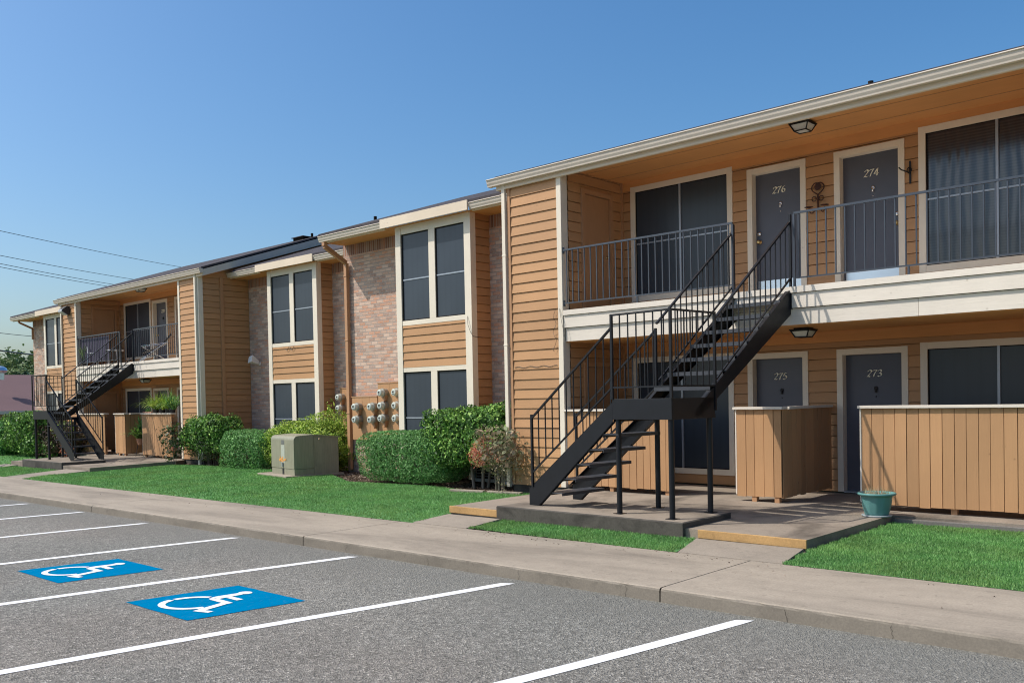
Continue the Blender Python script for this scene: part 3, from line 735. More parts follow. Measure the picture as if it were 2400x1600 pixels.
def bay_section(xw0, xw1, bx0, bx1, yf, yb, D, yg, gx0, gx1, fx0, fx1, zg=-.25, leftend=False):
    """brick wall xw0..xw1 at yb with a two storey window bay bx0..bx1 projecting to yf"""
    zt = 5.20 + D
    mb = MB(); mb.box(xw0, xw1, yb, yb + .2, zg, zt - .30); w = mb.build('brick_wall', M['brick'], B)
    MB().box(xw0, xw1, yb + .001, yb + .2, zt - .30, zt + .06).build('soldier_course', M['soldier'], B)
    if leftend: MB().box(xw0, xw0 + .2, yb + .2, yb + 8, zg, zt).build('brick_wall', M['brick'], B)
    # bay body
    s = MB(); zs = D + .1
    for xx, sg in ((bx1 - .02, 1), (bx0 + .02, -1)): siding(s, 'x', xx, sg, yf + .14, yb, zs - .2, zt)
    siding(s, 'y', yf + .02, -1, bx0 + .15, bx1 - .15, 2.17 + D, 3.08 + D)
    s.build('bay_wall', M['siding'], B)
    t = MB()
    t.box(bx0, bx0 + .17, yf - .01, yf + .14, zs - .2, zt - .02); t.box(bx1 - .17, bx1 + .012, yf - .01, yf + .14, zs - .2, zt - .02)
    t.box(bx0 + .17, bx1 - .17, yf + .0, yf + .05, 4.98 + D, zt - .02)
    xm = (bx0 + bx1) / 2
    for z0, z1, sash in ((3.06 + D, 4.98 + D, 4.02 + D), (.22 + D, 2.18 + D, 1.12 + D)):
        t.box(bx0 + .17, bx1 - .17, yf + .0, yf + .05, z0, z0 + .10)
        if z1 < 3: t.box(bx0 + .17, bx1 - .17, yf + .0, yf + .05, z1 - .10, z1)
        zz1 = z1 - (.10 if z1 < 3 else 0)
        t.box(xm - .095, xm + .095, yf + .001, yf + .05, z0 + .10, zz1)
        for a, b in ((bx0 + .17, xm - .095), (xm + .095, bx1 - .17)):
            f = MB(); g = .022
            f.box(a, a + g, yf + .02, yf + .05, z0 + .1, zz1); f.box(b - g, b, yf + .02, yf + .05, z0 + .1, zz1); f.box(a + g, b - g, yf + .02, yf + .05, z0 + .1, z0 + .1 + g); f.box(a + g, b - g, yf + .02, yf + .05, zz1 - g, zz1)
            wdw = f.build('window', M['darkgap'], B)
            MB().box(a + g, b - g, yf + .035, yf + .042, z0 + .1 + g, zz1 - g).build('pane', M['screen'], wdw)
            MB().box(a + g, b - g, yf + .025, yf + .036, sash - .013, sash + .013).build('sash_bar', M['sash'], wdw)
    t.build('bay_trim', M['trim'], B, bevel=.003)
    MB().box(bx0 - .22, bx1 + .17, yf - .24, yf - .20, 5.13 + D, 5.32 + D).build('bay_fascia', M['eave'], B)
    MB().box(gx0, gx1, yg + .13, yb + .1, 5.145 + D, 5.16 + D).build('eave_soffit', M['soffit'], B)
    for a, b in ((gx0, bx0 - .22), (bx1 + .17, gx1)):
        if b - a > .05:
            f = MB(); f.box(a, b, yg + .125, yg + .165, 5.125 + D, 5.29 + D); f.build('fascia', M['eave'], B); gutter(a, b, yg + .125, 5.27 + D)
    roof_slab(fx0, fx1, yg + .03, 5.330 + D, SLOPE, 4.6)

bay_section(-17.42, -10.66, -14.87, -12.62, 12.55, 13.10, 0, 12.33, -17.36, -10.72, -17.36, -10.70)
MB().box(-17.42, -17.22, 13.3, 21, -.3, 5.2).build('brick_wall', M['brick'], B)
bay_section(-23.52, -17.43, -21.74, -19.46, 13.76, 14.26, -.07, 13.54, -23.50, -17.45, -23.20, -17.40, -.35)
bay_section(-40.25, -33.06, -37.68, -35.42, 13.76, 14.26, -.07, 13.54, -40.75, -33.1, -40.75, -33.1, -.5, True)
# downspouts
downspout(-10.80, 11.52, -.05, 5.18, 'trim')
downspout(-23.66, 12.62, -.2, 5.1, 'trim')
downspout(-33.14, 12.65, -.2, 5.1, 'trim')
mb = MB(); d = .10
P = [(-17.22, 12.42, 5.17), (-17.22, 12.42, 5.05), (-17.22, 13.02, 4.72), (-17.22, 13.02, -.1)]
for a, b in zip(P[:-1], P[1:]): mb.bar(a, b, d, d * .8, up=(1, 0, 0) if a[1] != b[1] else (0, 1, 0))
for z in (1.2, 2.9, 4.4): mb.box(-17.28, -17.16, 12.97, 13.09, z, z + .03)
mb.build('downspout', M['gutterbrown'], B, bevel=.006)
mb = MB(); P = [(-40.05, 13.66, 5.1), (-40.05, 13.66, 4.98), (-40.05, 14.18, 4.75), (-40.05, 14.18, 4.3)]
for a, b in zip(P[:-1], P[1:]): mb.bar(a, b, .07, .06, up=(1, 0, 0))
mb.build('downspout', M['gutterbrown'], B)
# loose cables stapled to the siding
rc = random.Random(4)
def squig(x, y, z0, z1, amp, n=18):
    p = Vector((x, y, z0)); pts = [p.copy()]
    for i in range(n): p = Vector((x + amp * math.sin(i * .9 + z0) * rc.uniform(.3, 1), y - .012 - rc.uniform(0, .02), z0 + (z1 - z0) * (i + 1) / n)); pts.append(p)
    return pts
CB = lambda p, r: MB().path(p, r, 4).build('cable', M['plasticblack'], B, fix=False)
CB(squig(-9.66, 11.56, 2.95, 2.25, .045), .0035); CB([(-9.56, 11.55, 2.95), (-9.50, 11.53, 2.72), (-9.47, 11.53, 2.6), (-9.44, 11.55, 2.42)], .0035)
CB([(-10.6 + i * .06, 11.565, 2.02 + .012 * math.sin(i * 1.3)) for i in range(17)], .004)
CB([(-12.72, 12.53, 3.12), (-12.68, 12.5, 2.95), (-12.63, 12.52, 2.8), (-12.60, 12.56, 2.72), (-12.58, 12.8, 2.7)], .005)
CB([(-20.9 + .03 * i, 13.74, 2.93 - .05 * math.sin(i * .8)) for i in range(14)], .006)
# roof vents
def pipe(x, y, z, h): MB().tube((x, y, z), (x, y, z + h), .04).build('vent_pipe', M['darkgap'], B)
# back of the building
MB().box(-40.2, -1.2, 20.6, 20.8, -.5, 5.0).build('rear_wall', M['brick'], B)

exec_late = []
# ------------------------------------------------------------------ staircases
def staircase(origin, rz, mir, zo, label):
    S = empty('metal_staircase', origin, rz, label, 'staircase')
    s = mir
    def V(x, y, z): return (s * x, y, z)
    def bx(mb, x0, x1, y0, y1, z0, z1):
        a, b = sorted((s * x0, s * x1)); return mb.box(a, b, y0, y1, z0, z1)
    IR = 'iron'
    zp = .05
    L = MB(); bx(L, -.90, .0, 0, .012, 1.21, 1.46); bx(L, -.012, .0, .0125, .86, 1.21, 1.46); bx(L, -.90, -.888, .0125, .86, 1.18, 1.235); bx(L, -.90, 0, .8605, .872, 1.21, 1.26)
    bx(L, -.887, -.0125, .0125, .86, 1.215, 1.235)
    for y in (.012, .8): bx(L, -.888, -.012, y, y + .05, 1.21, 1.2145)
    L.build('landing', M[IR], S, bevel=.002)
    for x, y in ((-.85, .05), (-.05, .05), (-.85, .81), (-.05, .81)):
        m_ = MB(); m_.tube(V(x, y, zp), V(x, y, 1.21), .034, .034, 14); bx(m_, x - .06, x + .06, y - .06, y + .06, zp, zp + .008); m_.build('leg', M[IR], S, smooth=False)
    # lower flight
    for y in (0.0, .85):
        mb = MB(); inn = 1 if y == 0 else -1
        zt = lambda x: .27 + (x + 2.40) * .765
        poly = [(-2.40, zp + .0), (-2.22, zp + .0), (-.90, 1.17), (-.90, 1.42), (-2.40, .27)]
        mb.prism([(s * a, b) for a, b in poly], 'y', y, y + .008)
        mb.bar(V(-2.40, y + inn * .026, .267), V(-.90, y + inn * .026, 1.417), .052, .008, up=(0, 0, 1))
        mb.bar(V(-2.22, y + inn * .026, zp + .008), V(-.90, y + inn * .026, 1.177), .052, .008, up=(0, 0, 1))
        mb.build('stringer', M[IR], S)
    for k in range(5):
        x = -2.05 + .243 * k; z = zp + .196 * (k + 1)
        t = MB(); bx(t, x, x + .255, .012, .838, z - .012, z); bx(t, x, x + .006, .012, .838, z - .045, z - .0125); bx(t, x + .249, x + .255, .012, .838, z - .04, z - .0125)
        t.build('tread', M['tread'], S)
    # upper flight
    zt = lambda y: 1.42 + .705 * (y - .62)
    for x in (-.88, -.008 + .0):
        mb = MB(); inn = 1 if x < -.5 else -1; x0 = x if x < -.5 else x
        poly = [(.46, 1.24), (.60, 1.245), (2.66, zt(2.66) - .25 if False else 2.55), (2.66, 2.87), (2.62, 2.87), (.46, zt(.46))]
        a, b = sorted((s * (x0), s * (x0 + .008)))
        mb.prism(poly, 'x', a, b)
        mb.bar(V(x0 + inn * .028, .46, zt(.46)), V(x0 + inn * .028, 2.62, zt(2.62) + .03), .05, .008)
        mb.bar(V(x0 + inn * .028, .62, 1.252), V(x0 + inn * .028, 2.66, 2.56), .05, .008)
        mb.build('stringer', M[IR], S)
    for k in range(8):
        y = .51 + .27 * k; z = 1.41 + .1887 * k
        t = MB(); bx(t, -.868, -.012, y, y + .26, z - .012, z); bx(t, -.868, -.012, y, y + .006, z - .05, z - .0125); bx(t, -.868, -.012, y + .254, y + .26, z - .04, z - .0125)
        t.build('tread', M['tread'], S)
    # railings
    def rail(p0, p1, q0, q1, n, posts):
        """top rail p0-p1, bottom rail q0-q1, n balusters, posts list of (x,y,z0,z1)"""
        mb = MB(); mb.bar(V(*p0), V(*p1), .032, .022); r = mb.build('railing', M[IR], S)
        mb = MB(); mb.bar(V(*q0), V(*q1), .02, .02); mb.build('bottom_rail', M[IR], r)
        for x, y, a, b in posts:
            mb = MB(); bx(mb, x - .015, x + .015, y - .015, y + .015, a, b); mb.build('post', M[IR], r)
        for k in range(n):
            f = (k + 1) / (n + 1)
            a = Vector(V(*q0)).lerp(Vector(V(*q1)), f); b = Vector(V(*p0)).lerp(Vector(V(*p1)), f); w = .0065
            MB().box(a.x - w, a.x + w, a.y - w, a.y + w, a.z, b.z).build('baluster', M[IR], r)
    rail((-2.33, .0, 1.22), (-.90, .0, 2.33), (-2.33, 0, .49), (-.90, 0, 1.60), 10, [(-2.33, 0, .30, 1.27)])
    rail((-2.33, .87, 1.22), (-.90, .87, 2.33), (-2.33, .87, .49), (-.90, .87, 1.60), 10, [(-2.33, .87, .30, 1.27), (-.90, .87, 1.25, 2.36)])
    rail((-.89, -.0, 2.485), (.0, .0, 2.485), (-.89, 0, 1.60), (0, 0, 1.60), 6, [(-.895, 0, 1.46, 2.497), (.0, .0, 1.46, 2.497)])
    rail((.0, .015, 2.485), (.0, .87, 2.485), (0, .015, 1.60), (0, .87, 1.60), 6, [(.0, .87, 1.30, 2.497)])
    rail((.0, .88, 2.42), (.0, 2.66, 3.80), (0, .9, 1.68), (0, 2.66, 3.04), 13, [(.0, 2.66, 2.62, 3.89)])
    rail((-.89, .88, 2.42), (-.89, 2.66, 3.80), (-.89, .9, 1.68), (-.89, 2.66, 3.04), 13, [(-.89, 2.66, 2.62, 3.89)])
    S.location = (origin[0], origin[1], zo)
    return S
staircase((-5.74, 8.93, 0), R_(-4.5), 1, 0, 'black metal staircase in front of units 273 to 276, nearest the camera')
staircase((-28.36, 9.98, 0), R_(4.5), -1, -.07, 'distant black metal staircase at the left end of the building')
def pedestal(x0, x1, y0, y1, z0, z1, label, rz=0):
    mb = MB(); N = 26
    xs = np.linspace(x0, x1, N)
    def e(x, s): return .014 * noise.noise(Vector((x * 4, s, 0)))
    for a, b in zip(xs[:-1], xs[1:]):
        mb.face([(a, y0 + e(a, 1), z1 - .012), (b, y0 + e(b, 1), z1 - .012), (b, y0 + .02, z1), (a, y0 + .02, z1)])
        mb.face([(a, y0 + e(a, 5) * .6, z0), (b, y0 + e(b, 5) * .6, z0), (b, y0 + e(b, 1), z1 - .012), (a, y0 + e(a, 1), z1 - .012)])
    mb.face([(x1, y0, z0), (x1, y1, z0), (x1, y1, z1 - .01), (x1, y0, z1 - .01)]); mb.face([(x0, y0, z0), (x0, y1, z0), (x0, y1, z1 - .01), (x0, y0, z1 - .01)])
    mb.face([(x1, y0, z1 - .01), (x1, y1, z1 - .01), (x1 - .02, y1, z1), (x1 - .02, y0 + .02, z1)]); mb.face([(x0, y0, z1 - .01), (x0, y1, z1 - .01), (x0 + .02, y1, z1), (x0 + .02, y0 + .02, z1)])
    mb.face([(x0, y1, z0), (x1, y1, z0), (x1, y1, z1), (x0, y1, z1)])
    T = empty('stair_pedestal', (0, 0, 0), 0, label, 'concrete base')
    mb.build('base', M['ped'], T)
    MB().box(x0 + .02, x1 - .02, y0 + .02, y1, z1 - .03, z1 + .001).build('top', M['slab'], T)
pedestal(-8.44, -5.53, 8.79, 9.88, -.3, .05, 'grey concrete base carrying the nearest black staircase')
pedestal(-28.60, -25.70, 9.73, 10.92, -.4, -.02, 'low concrete base carrying the distant staircase')

# ------------------------------------------------------------------ patio walls
def patio_wall(segs, z0, z1, label, posts=(), name='patio_wall', ref=None):
    """segs: list of ('y', y, x0, x1) fronts or ('x', x, y0, y1) returns facing +x"""
    T = empty(name, (0, 0, 0), 0, label, 'patio wall', 'board patio walls around the porches')
    for ax, c, a, b in segs:
        mb = MB(); k = a; i = 0
        while k < b - .02:
            w = min(random.uniform(.125, .148), b - k); g = random.choice((.006, .007, .009)); dz = random.uniform(-.006, .012); o = random.uniform(0, .005)
            if b - (k + w) < .05: w = b - k
            if ax == 'y': mb.box(k + g / 2, k + w - g / 2, c - o, c + .022, z0 + dz, z1 - .04)
            else: mb.box(c - .022, c + o, k + g / 2, k + w - g / 2, z0 + dz, z1 - .04)
            k += w
        mb.build('board_panel', M['vboard'], T)
        bk = MB(); bk.box(a, b, c + .0225, c + .03, z0 + .05, z1 - .05) if ax == 'y' else bk.box(c - .03, c - .0225, a, b, z0 + .05, z1 - .05)
        bk.build('backing', M['darkgap'], T)
        mb = MB()
        if ax == 'y':
            mb.box(a + .02, b - .02, c + .031, c + .10, z1 - .14, z1 - .05); mb.box(a + .02, b - .02, c + .031, c + .10, z0 + .08, z0 + .17)
        else:
            mb.box(c - .10, c - .031, a + .02, b - .02, z1 - .14, z1 - .05)
        mb.build('frame', M['tantrim'], T)
        mb = MB()
        if ax == 'y':
            mb.box(a - .035, b + .035, c - .045, c + .13, z1 - .035, z1)
            mb.box(a - .022, a - .001, c + .002, c + .10, z0 + .02, z1 - .036); mb.build('cap', M['trimh'], T, bevel=.003)
        else:
            mb.box(c - .13, c + .036, a + .135, b, z1 - .038, z1 - .002); mb.build('cap', M['trimh'], T, bevel=.003)
    for x, y in posts: MB().box(x - .035, x + .035, y - .02, y + .05, z0 - .10, z0 + .2).build('post', M['tantrim'], T)
    return T
patio_wall([('y', 11.59, -4.60, -2.32)], .05, 1.31, 'long tan board wall right of door 273, behind the green pot', posts=[(-3.5, 11.65), (-4.55, 11.65), (-2.4, 11.65)])
patio_wall([('y', 11.59, -6.38, -5.70), ('x', -5.69, 11.615, 13.20)], .05, 1.305, 'short L shaped tan board wall between doors 275 and 273', posts=[(-6.12, 11.62), (-5.78, 11.62)])
patio_wall([('y', 11.59, -9.48, -7.50)], .05, 1.29, 'tan board wall behind the nearest black staircase', posts=[(-7.56, 11.63), (-8.6, 11.63)])
patio_wall([('y', 12.72, -31.88, -29.92)], -.03, 1.25, 'tan board wall behind the distant staircase, left of the bar stool', posts=[(-30.0, 12.76)])
patio_wall([('y', 12.72, -29.14, -28.42), ('x', -28.41, 12.745, 14.2)], -.03, 1.25, 'narrow tan board wall between the bar stool and the leafy potted plant', posts=[(-28.9, 12.75), (-28.5, 12.75)])
patio_wall([('y', 12.72, -27.24, -25.35)], -.03, 1.25, 'tan board wall with the arching grass plant on top', posts=[(-27.1, 12.76), (-26.0, 12.76)])

# ------------------------------------------------------------------ small fixtures
def ceiling_light(x, y, z, label):
    T = empty('ceiling_light', (x, y, z), 0, label, 'ceiling light', 'black framed porch ceiling lights')
    f = MB(); a, b, h = .135, .085, .13
    f.box(-.10, .10, -.10, .10, -.02, 0)
    f.box(-a - .012, a + .012, -a - .012, a + .012, -.034, -.0205)
    for i in range(8):
        u = -a + (i + .5) * a / 4
        for sx in (-1, 1):
            f.box(u - a / 9, u + a / 9, sx * a - .004, sx * a + .004, -.05, -.035); f.box(sx * a - .004, sx * a + .004, u - a / 9, u + a / 9, -.05, -.035)
    for sx in (-1, 1):
        for sy in (-1, 1): f.bar((sx * a, sy * a, -.034), (sx * b, sy * b, -h), .014, .014, up=(sx, -sy, 0))
    for u0, u1 in (((-b, -b), (b, -b)), ((b, -b), (b, b)), ((b, b), (-b, b)), ((-b, b), (-b, -b))): f.bar((*u0, -h), (*u1, -h), .014, .012)
    f.build('frame', M['iron'], T)
    g = MB(); a2, b2 = a - .006, b - .006
    A = [(-a2, -a2), (a2, -a2), (a2, a2), (-a2, a2)]; Bq = [(-b2, -b2), (b2, -b2), (b2, b2), (-b2, b2)]
    for i in range(4):
        j = (i + 1) % 4; g.face([(*A[i], -.035), (*A[j], -.035), (*Bq[j], -h + .004), (*Bq[i], -h + .004)])
    g.face([(*q, -h + .004) for q in Bq]); g.build('glass_shade', plain('frosted_glass', (.62, .60, .55), .5, .5, 0, .1, 20), T)
ceiling_light(-5.58, 12.12, 5.255, 'upper porch ceiling light above the landing of door 276')
ceiling_light(-5.62, 12.15, 2.40, 'lower porch ceiling light under the balcony in front of door 275')
ceiling_light(-27.9, 13.1, 5.185, 'ceiling light under the far left balcony roof')
ceiling_light(-27.75, 13.1, 2.33, 'ceiling light under the far left balcony deck')

def floodlight(loc, rz, label, mat='chrome'):
    T = empty('wall_light', loc, rz, label, 'wall light')
    MB().prism([(0, -.14), (0, .12), (-.10, .14), (-.26, .02), (-.26, -.06), (-.08, -.16)], 'x', -.16, .16).build('housing', M['plasticblack'], T, bevel=.01)
    MB().prism([(-.262, .01), (-.285, -.02), (-.275, -.07), (-.085, -.175), (-.08, -.16), (-.262, -.055)], 'x', -.145, .145).build('lens', plain('ribbed_lens', (.55, .56, .58), .25), T)
floodlight((-32.55, 12.70, 4.82), 0, 'black wall pack light on the far left siding strip')
T = empty('security_light', (-23.0, 14.26, 2.62), 0, 'white floodlight on the shaded brick left of the middle bay', 'wall light')
MB().lathe([(.05, 0), (.05, -.03), (.02, -.05), (.02, -.09)], (0, 0, 0), 12, 'y').build('mount', M['plasticwhite'], T)
MB().hexa([(-.13, -.32, .02), (.10, -.34, .06), (.10, -.30, .24), (-.13, -.28, .2), (-.06, -.10, -.02), (.06, -.10, -.02), (.06, -.07, .08), (-.06, -.07, .08)]).build('lamp_head', M['plasticwhite'], T)

# iron candle sconce
T = empty('candle_sconce', (-5.86, 13.235, 4.46), 0, 'rusty heart shaped iron candle sconce between doors 276 and 274', 'wall sconce')
mb = MB()
def curve(f, n, r): mb.path([f(i / n) for i in range(n + 1)], r, 5)
mb.tube((0, -.02, -.22), (0, -.02, .0), .011, .011, 6)
for sx in (-1, 1):
    curve(lambda t: (sx * (.105 * math.sin(math.pi * min(1, t * 1.12)) * (1 - .15 * t)), -.02, .0 + .24 * t - .10 * max(0, t - .75) * 3), 14, .009)
    curve(lambda t: (sx * (.055 + .035 * math.cos(t * 5.8 + .3)), -.03, -.06 + .035 * math.sin(t * 5.8 + .3)), 12, .008)
    curve(lambda t: (sx * (.02 + .10 * t + .02 * math.sin(t * 3)), -.02 - .05 * t, -.20 - .07 * math.sin(t * math.pi)), 10, .009)
    mb.lathe([(.01, -.19), (.06, -.182), (.062, -.175), (.01, -.178)], (sx * .125, -.07, 0), 14, 'z')
mb.lathe([(.001, -.004), (.055, -.003), (.001, .004)], (0, -.018, .12), 12, 'y')
mb.build('scrollwork', M['rust'], T, fix=False)
T = empty('plant_hook', (-4.52, 13.235, 4.55), 0, 'small black scrolled iron hook left of the upper right window', 'wall hook')
mb = MB(); mb.box(-.012, .012, -.012, 0, -.16, .16); mb.path([(0, -.01, -.02), (-.03, -.06, .01), (-.08, -.12, .03), (-.10, -.16, .06)], .009)
mb.path([(0, -.01 - .04 * math.sin(t) , .03 + .05 * math.cos(t)) for t in np.linspace(0, 6.2, 12)], .007); mb.path([(-.0 - .03 * math.sin(t), -.04, .03 + .035 * math.cos(t)) for t in np.linspace(0, 6.2, 12)], .007)
mb.build('hook', M['iron'], T, fix=False)

# meter boards
def meter_mesh():
    mb = MB(); mb.lathe([(.0, -.215), (.070, -.215), (.082, -.205), (.086, -.12), (.100, -.118), (.100, -.085), (.088, -.082), (.086, -.02)], (0, 0, 0), 20, 'y'); return mb
def mk_meterglass():
    m = NT('meter_glass'); m.col(m.mix(m.noise(22, None, 2), (.44, .50, .44), (.64, .65, .58))).rough(.18, .7); return m.m
M['meter'] = mk_meterglass()
def meter(x, y, z, label, proto=[None]):
    if proto[0] is None:
        T = empty('electric_meter', (x, y, z), 0)
        g = MB(); g.lathe([(.001, -.225), (.066, -.222), (.080, -.208), (.084, -.125)], (0, 0, 0), 22, 'y'); g.build('glass_cover', M['meter'], T, smooth=False)
        r = MB(); r.lathe([(.102, -.125), (.104, -.122), (.104, -.09), (.094, -.085), (.092, -.001)], (0, 0, 0), 22, 'y'); r.build('ring', plain('grey_meter_ring', (.34, .31, .26), .4, .5, .4), T, smooth=False)
        f = MB(); f.box(-.03, .03, -.2265, -.224, -.01, .03); f.box(-.02, .005, -.2265, -.224, -.05, -.03); f.box(.01, .03, -.2265, -.224, -.045, -.03); f.build('dial', M['plasticblack'], T)
        s = MB(); s.hexa([(-.055, -.10, -.115), (.055, -.10, -.115), (.055, .0, -.115), (-.055, .0, -.115), (-.07, -.10, -.06), (.07, -.10, -.06), (.07, 0, -.06), (-.07, 0, -.06)]); s.prism([(-.05, -.115), (.05, -.115), (.03, -.19), (-.0, -.215), (-.03, -.19)], 'y', -.085, -.005); s.build('socket_hood', M['gutterbrown'], T)
        proto[0] = T
    else: T = copy_tree(proto[0])
    T.scale = (.96, .96, .96)
    T.location = (x, y, z); tag(T, label, 'electric meter', 'round glass electric meters on the brick walls'); return T
def meter_board(x0, x1, y, z0, z1, joints, label):
    T = empty('meter_board', (0, 0, 0), 0, label, 'meter board', 'tan plywood boards behind the meters')
    mb = MB(); xs = [x0] + joints + [x1]
    for a, b in zip(xs[:-1], xs[1:]): mb.box(a + .003, b - .003, y - .09, y - .002, z0, z1)
    mb.build('panel', M['vboard'], T)
    MB().box(x0 - .012, x1 + .012, y - .10, y - .001, z1, z1 + .025).build('top_cap', M['tantrim'], T)
    h = MB()
    for x in joints[:1]:
        for z in (z0 + .16, z1 - .2): h.path([(x + .10 + .03 * math.sin(t), y - .105, z + .02 * math.cos(t)) for t in np.linspace(-2, 2, 8)], .006)
    if joints: h.build('handle', M['gutterbrown'], T, fix=False)
meter_board(-17.10, -16.17, 13.10, .60, 1.58, [-16.72, -16.44], 'square tan meter board just right of the brown downspout')
meter_board(-16.14, -14.90, 13.10, .66, 1.88, [-15.72, -15.40], 'taller tan meter board against the cream bay trim')
meter_board(-19.12, -18.56, 14.26, .30, 1.82, [-18.82], 'narrow tan meter board left of the brown downspout')
mrow = {-16.79: [(1.36, 'upper left'), (1.07, 'lower left')], -16.22: [(1.36, 'upper right'), (1.07, 'lower right')]}
for x, l in mrow.items():
    for z, w in l: meter(x, 13.01, z, f'{w} of the four meters on the square meter board')
for x, w in ((-15.85, 'left'), (-15.36, 'right')):
    for z, q in ((1.67, 'top'), (1.38, 'middle'), (1.10, 'bottom')): meter(x, 13.01, z, f'{q} meter in the {w} column of the taller meter board')
meter(-18.98, 14.17, 1.60, 'upper meter on the narrow board left of the brown downspout'); meter(-18.98, 14.17, 1.32, 'lower meter on the narrow board, half hidden by the lime shrub')

# green pot
T = empty('flower_pot', (-4.20, 11.03, -.02), 0, 'teal plastic flower pot with sparse weeds on the porch slab corner', 'flower pot'); T.scale = (.86, .86, .97)
N = 48; mb = MB(); prof = [(.11, .0), (.15, .004), (.165, .05), (.19, .14), (.205, .24), (.21, .262), (.25, .268), (.262, .282), (.255, .296), (.225, .296), (.2, .27), (.19, .25)]
k0 = len(mb.v)
for pi, (r, h) in enumerate(prof):
    for i in range(N):
        t = 2 * math.pi * i / N; rr = r * (1 + (.012 if (i // 2) % 2 else -.012) * (1 if 1 < pi < 5 else 0)); mb.v.append((rr * math.cos(t), rr * math.sin(t), h))
for m_ in range(len(prof) - 1):
    for i in range(N):
        j = (i + 1) % N; mb.f.append((m_ * N + i, m_ * N + j, (m_ + 1) * N + j, (m_ + 1) * N + i))
mb.build('pot', plain('teal_plastic', (.10, .25, .235), .5, .4, 0, .3, 5), T, smooth=True)
MB().lathe([(.16, -.0), (.20, .004), (.205, .02), (.19, .022)], (0, 0, 0), 32).build('saucer', M['plasticwhite'] if False else plain('grey_saucer', (.3, .33, .33), .6), T, smooth=True)
MB().lathe([(.001, .262), (.205, .262)], (0, 0, 0), 24).build('soil', M['soil'], T)
n = 150; a = rng.uniform(0, 6.28, n); r = .18 * np.sqrt(rng.uniform(0, 1, n)); h = rng.uniform(.04, .17, n) * (1 - r * 2.5); X = r * np.cos(a); Y = r * np.sin(a); l = rng.uniform(0, 6.28, n)
V = np.stack([np.stack([X - .004, Y, X * 0 + .262], 1), np.stack([X + .004, Y, X * 0 + .262], 1), np.stack([X + np.cos(l) * h * .45, Y + np.sin(l) * h * .5, .262 + h], 1)], 1)
quads('weeds', V, M['leaf_olive'], T, 3)

# ------------------------------------------------------------------ plants
def leafquads(C, N, size, aspect=.5, seed=0, up=.0):
    """diamond leaves at C (n,3) roughly facing N"""
    n = len(C); s = size * rng.uniform(.65, 1.35, n)
    d = N + rng.normal(0, .75, (n, 3)); d[:, 2] += up; d /= np.linalg.norm(d, axis=1, keepdims=True) + 1e-9
    t = rng.normal(0, 1, (n, 3)); t -= (t * d).sum(1, keepdims=True) * d; t /= np.linalg.norm(t, axis=1, keepdims=True) + 1e-9
    b = np.cross(d, t); s = s[:, None]
    bend = d * s * .12
    return np.stack([C - t * s * .5, C + b * s * aspect * .5 + bend, C + t * s * .5, C - b * s * aspect * .5 + bend], 1)
def shell(c, r, n, p=4., depth=.10, rough=.06, seed=1., flat=0.0, zc=None, cutlow=None):
    u = rng.normal(0, 1, (n * 2, 3)); u /= np.linalg.norm(u, axis=1, keepdims=True)
    r = np.array(r)
    # area-ish weighting
    k = (np.abs(u) ** p).sum(1) ** (-1 / p)
    P = u * k[:, None]
    w = k ** 2; keep = rng.uniform(0, w.max(), len(w)) < w; P = P[keep][:n]; u = u[keep][:n]
    D = rng.exponential(depth, len(P)); 
    off = np.array([noise.noise(Vector((float(q[0]) * 2.3 * r[0] + seed, float(q[1]) * 2.3 * r[1], float(q[2]) * 2.3 * r[2]))) for q in P]) * rough * 3
    off += np.array([noise.noise(Vector((float(q[0]) * 7 * r[0] + seed, float(q[1]) * 7 * r[1], float(q[2]) * 7 * r[2]))) for q in P]) * rough * 1.2
    mr = r.mean(); sc_ = 1 - D / mr + off / mr
    C = P * sc_[:, None] * r; Nn = np.sign(P) * np.abs(P) ** (p - 1) / r; Nn /= np.linalg.norm(Nn, axis=1, keepdims=True) + 1e-9
    return C + np.array(c), Nn
def bush(name, loc, r, n, leaf, mat, label, cat='hedge', p=4., rough=.05, depth=.05, stems=4, aspect=.5, zbase=-.15, extra=None, stemr=.02, up=0., top=None, group=None, stemmat='bark'):
    T = empty(name, (loc[0], loc[1], zbase), 0, label, cat, group)
    c = (0, 0, loc[2] - zbase)
    C, Nn = shell(c, r, n, p, depth, rough, loc[0] * 3.7)
    V = leafquads(C, Nn, leaf, aspect, up=up)
    C2, N2 = shell(c, [q * .84 for q in r], n // 3, p, .06, rough, loc[0] * 3.7)
    V = np.concatenate([V, leafquads(C2, N2, leaf * 1.9, .8)])
    k = V[:, :, 2].min(1) > .0; V = V[k]
    quads('foliage', V, M[mat], T)
    if extra:
        for (m2, cc, rr, nn, lf) in extra:
            C, Nn = shell((cc[0], cc[1], cc[2] + c[2]), rr, nn, 2., .06, .08, 5.); V = leafquads(C, Nn, lf, aspect)
            quads('foliage_patch', V[V[:, :, 2].min(1) > 0], M[m2], T)
    for i in range(stems):
        a = 6.28 * i / max(1, stems) + .5; x = r[0] * .35 * math.cos(a); y = r[1] * .35 * math.sin(a)
        mb = MB(); pts = [Vector((x * .45, y * .45, -.06)), Vector((x * .7, y * .7, c[2] - r[2] * .75)), Vector((x * 1.3, y * 1.3, c[2] - r[2] * .1)), Vector((x * 1.9, y * 1.7, c[2] + r[2] * .55))]
        for q in range(3): mb.tube(pts[q], pts[q + 1], stemr * (1 - q * .28), stemr * (.72 - q * .25), 7)
        for q in range(5):
            t0 = pts[1].lerp(pts[2], q / 5); mb.tube(t0, t0 + Vector((random.uniform(-.3, .3), random.uniform(-.25, .25), random.uniform(.1, .35))), stemr * .4, stemr * .12, 5)
        mb.build('stem', M[stemmat], T)
    return T
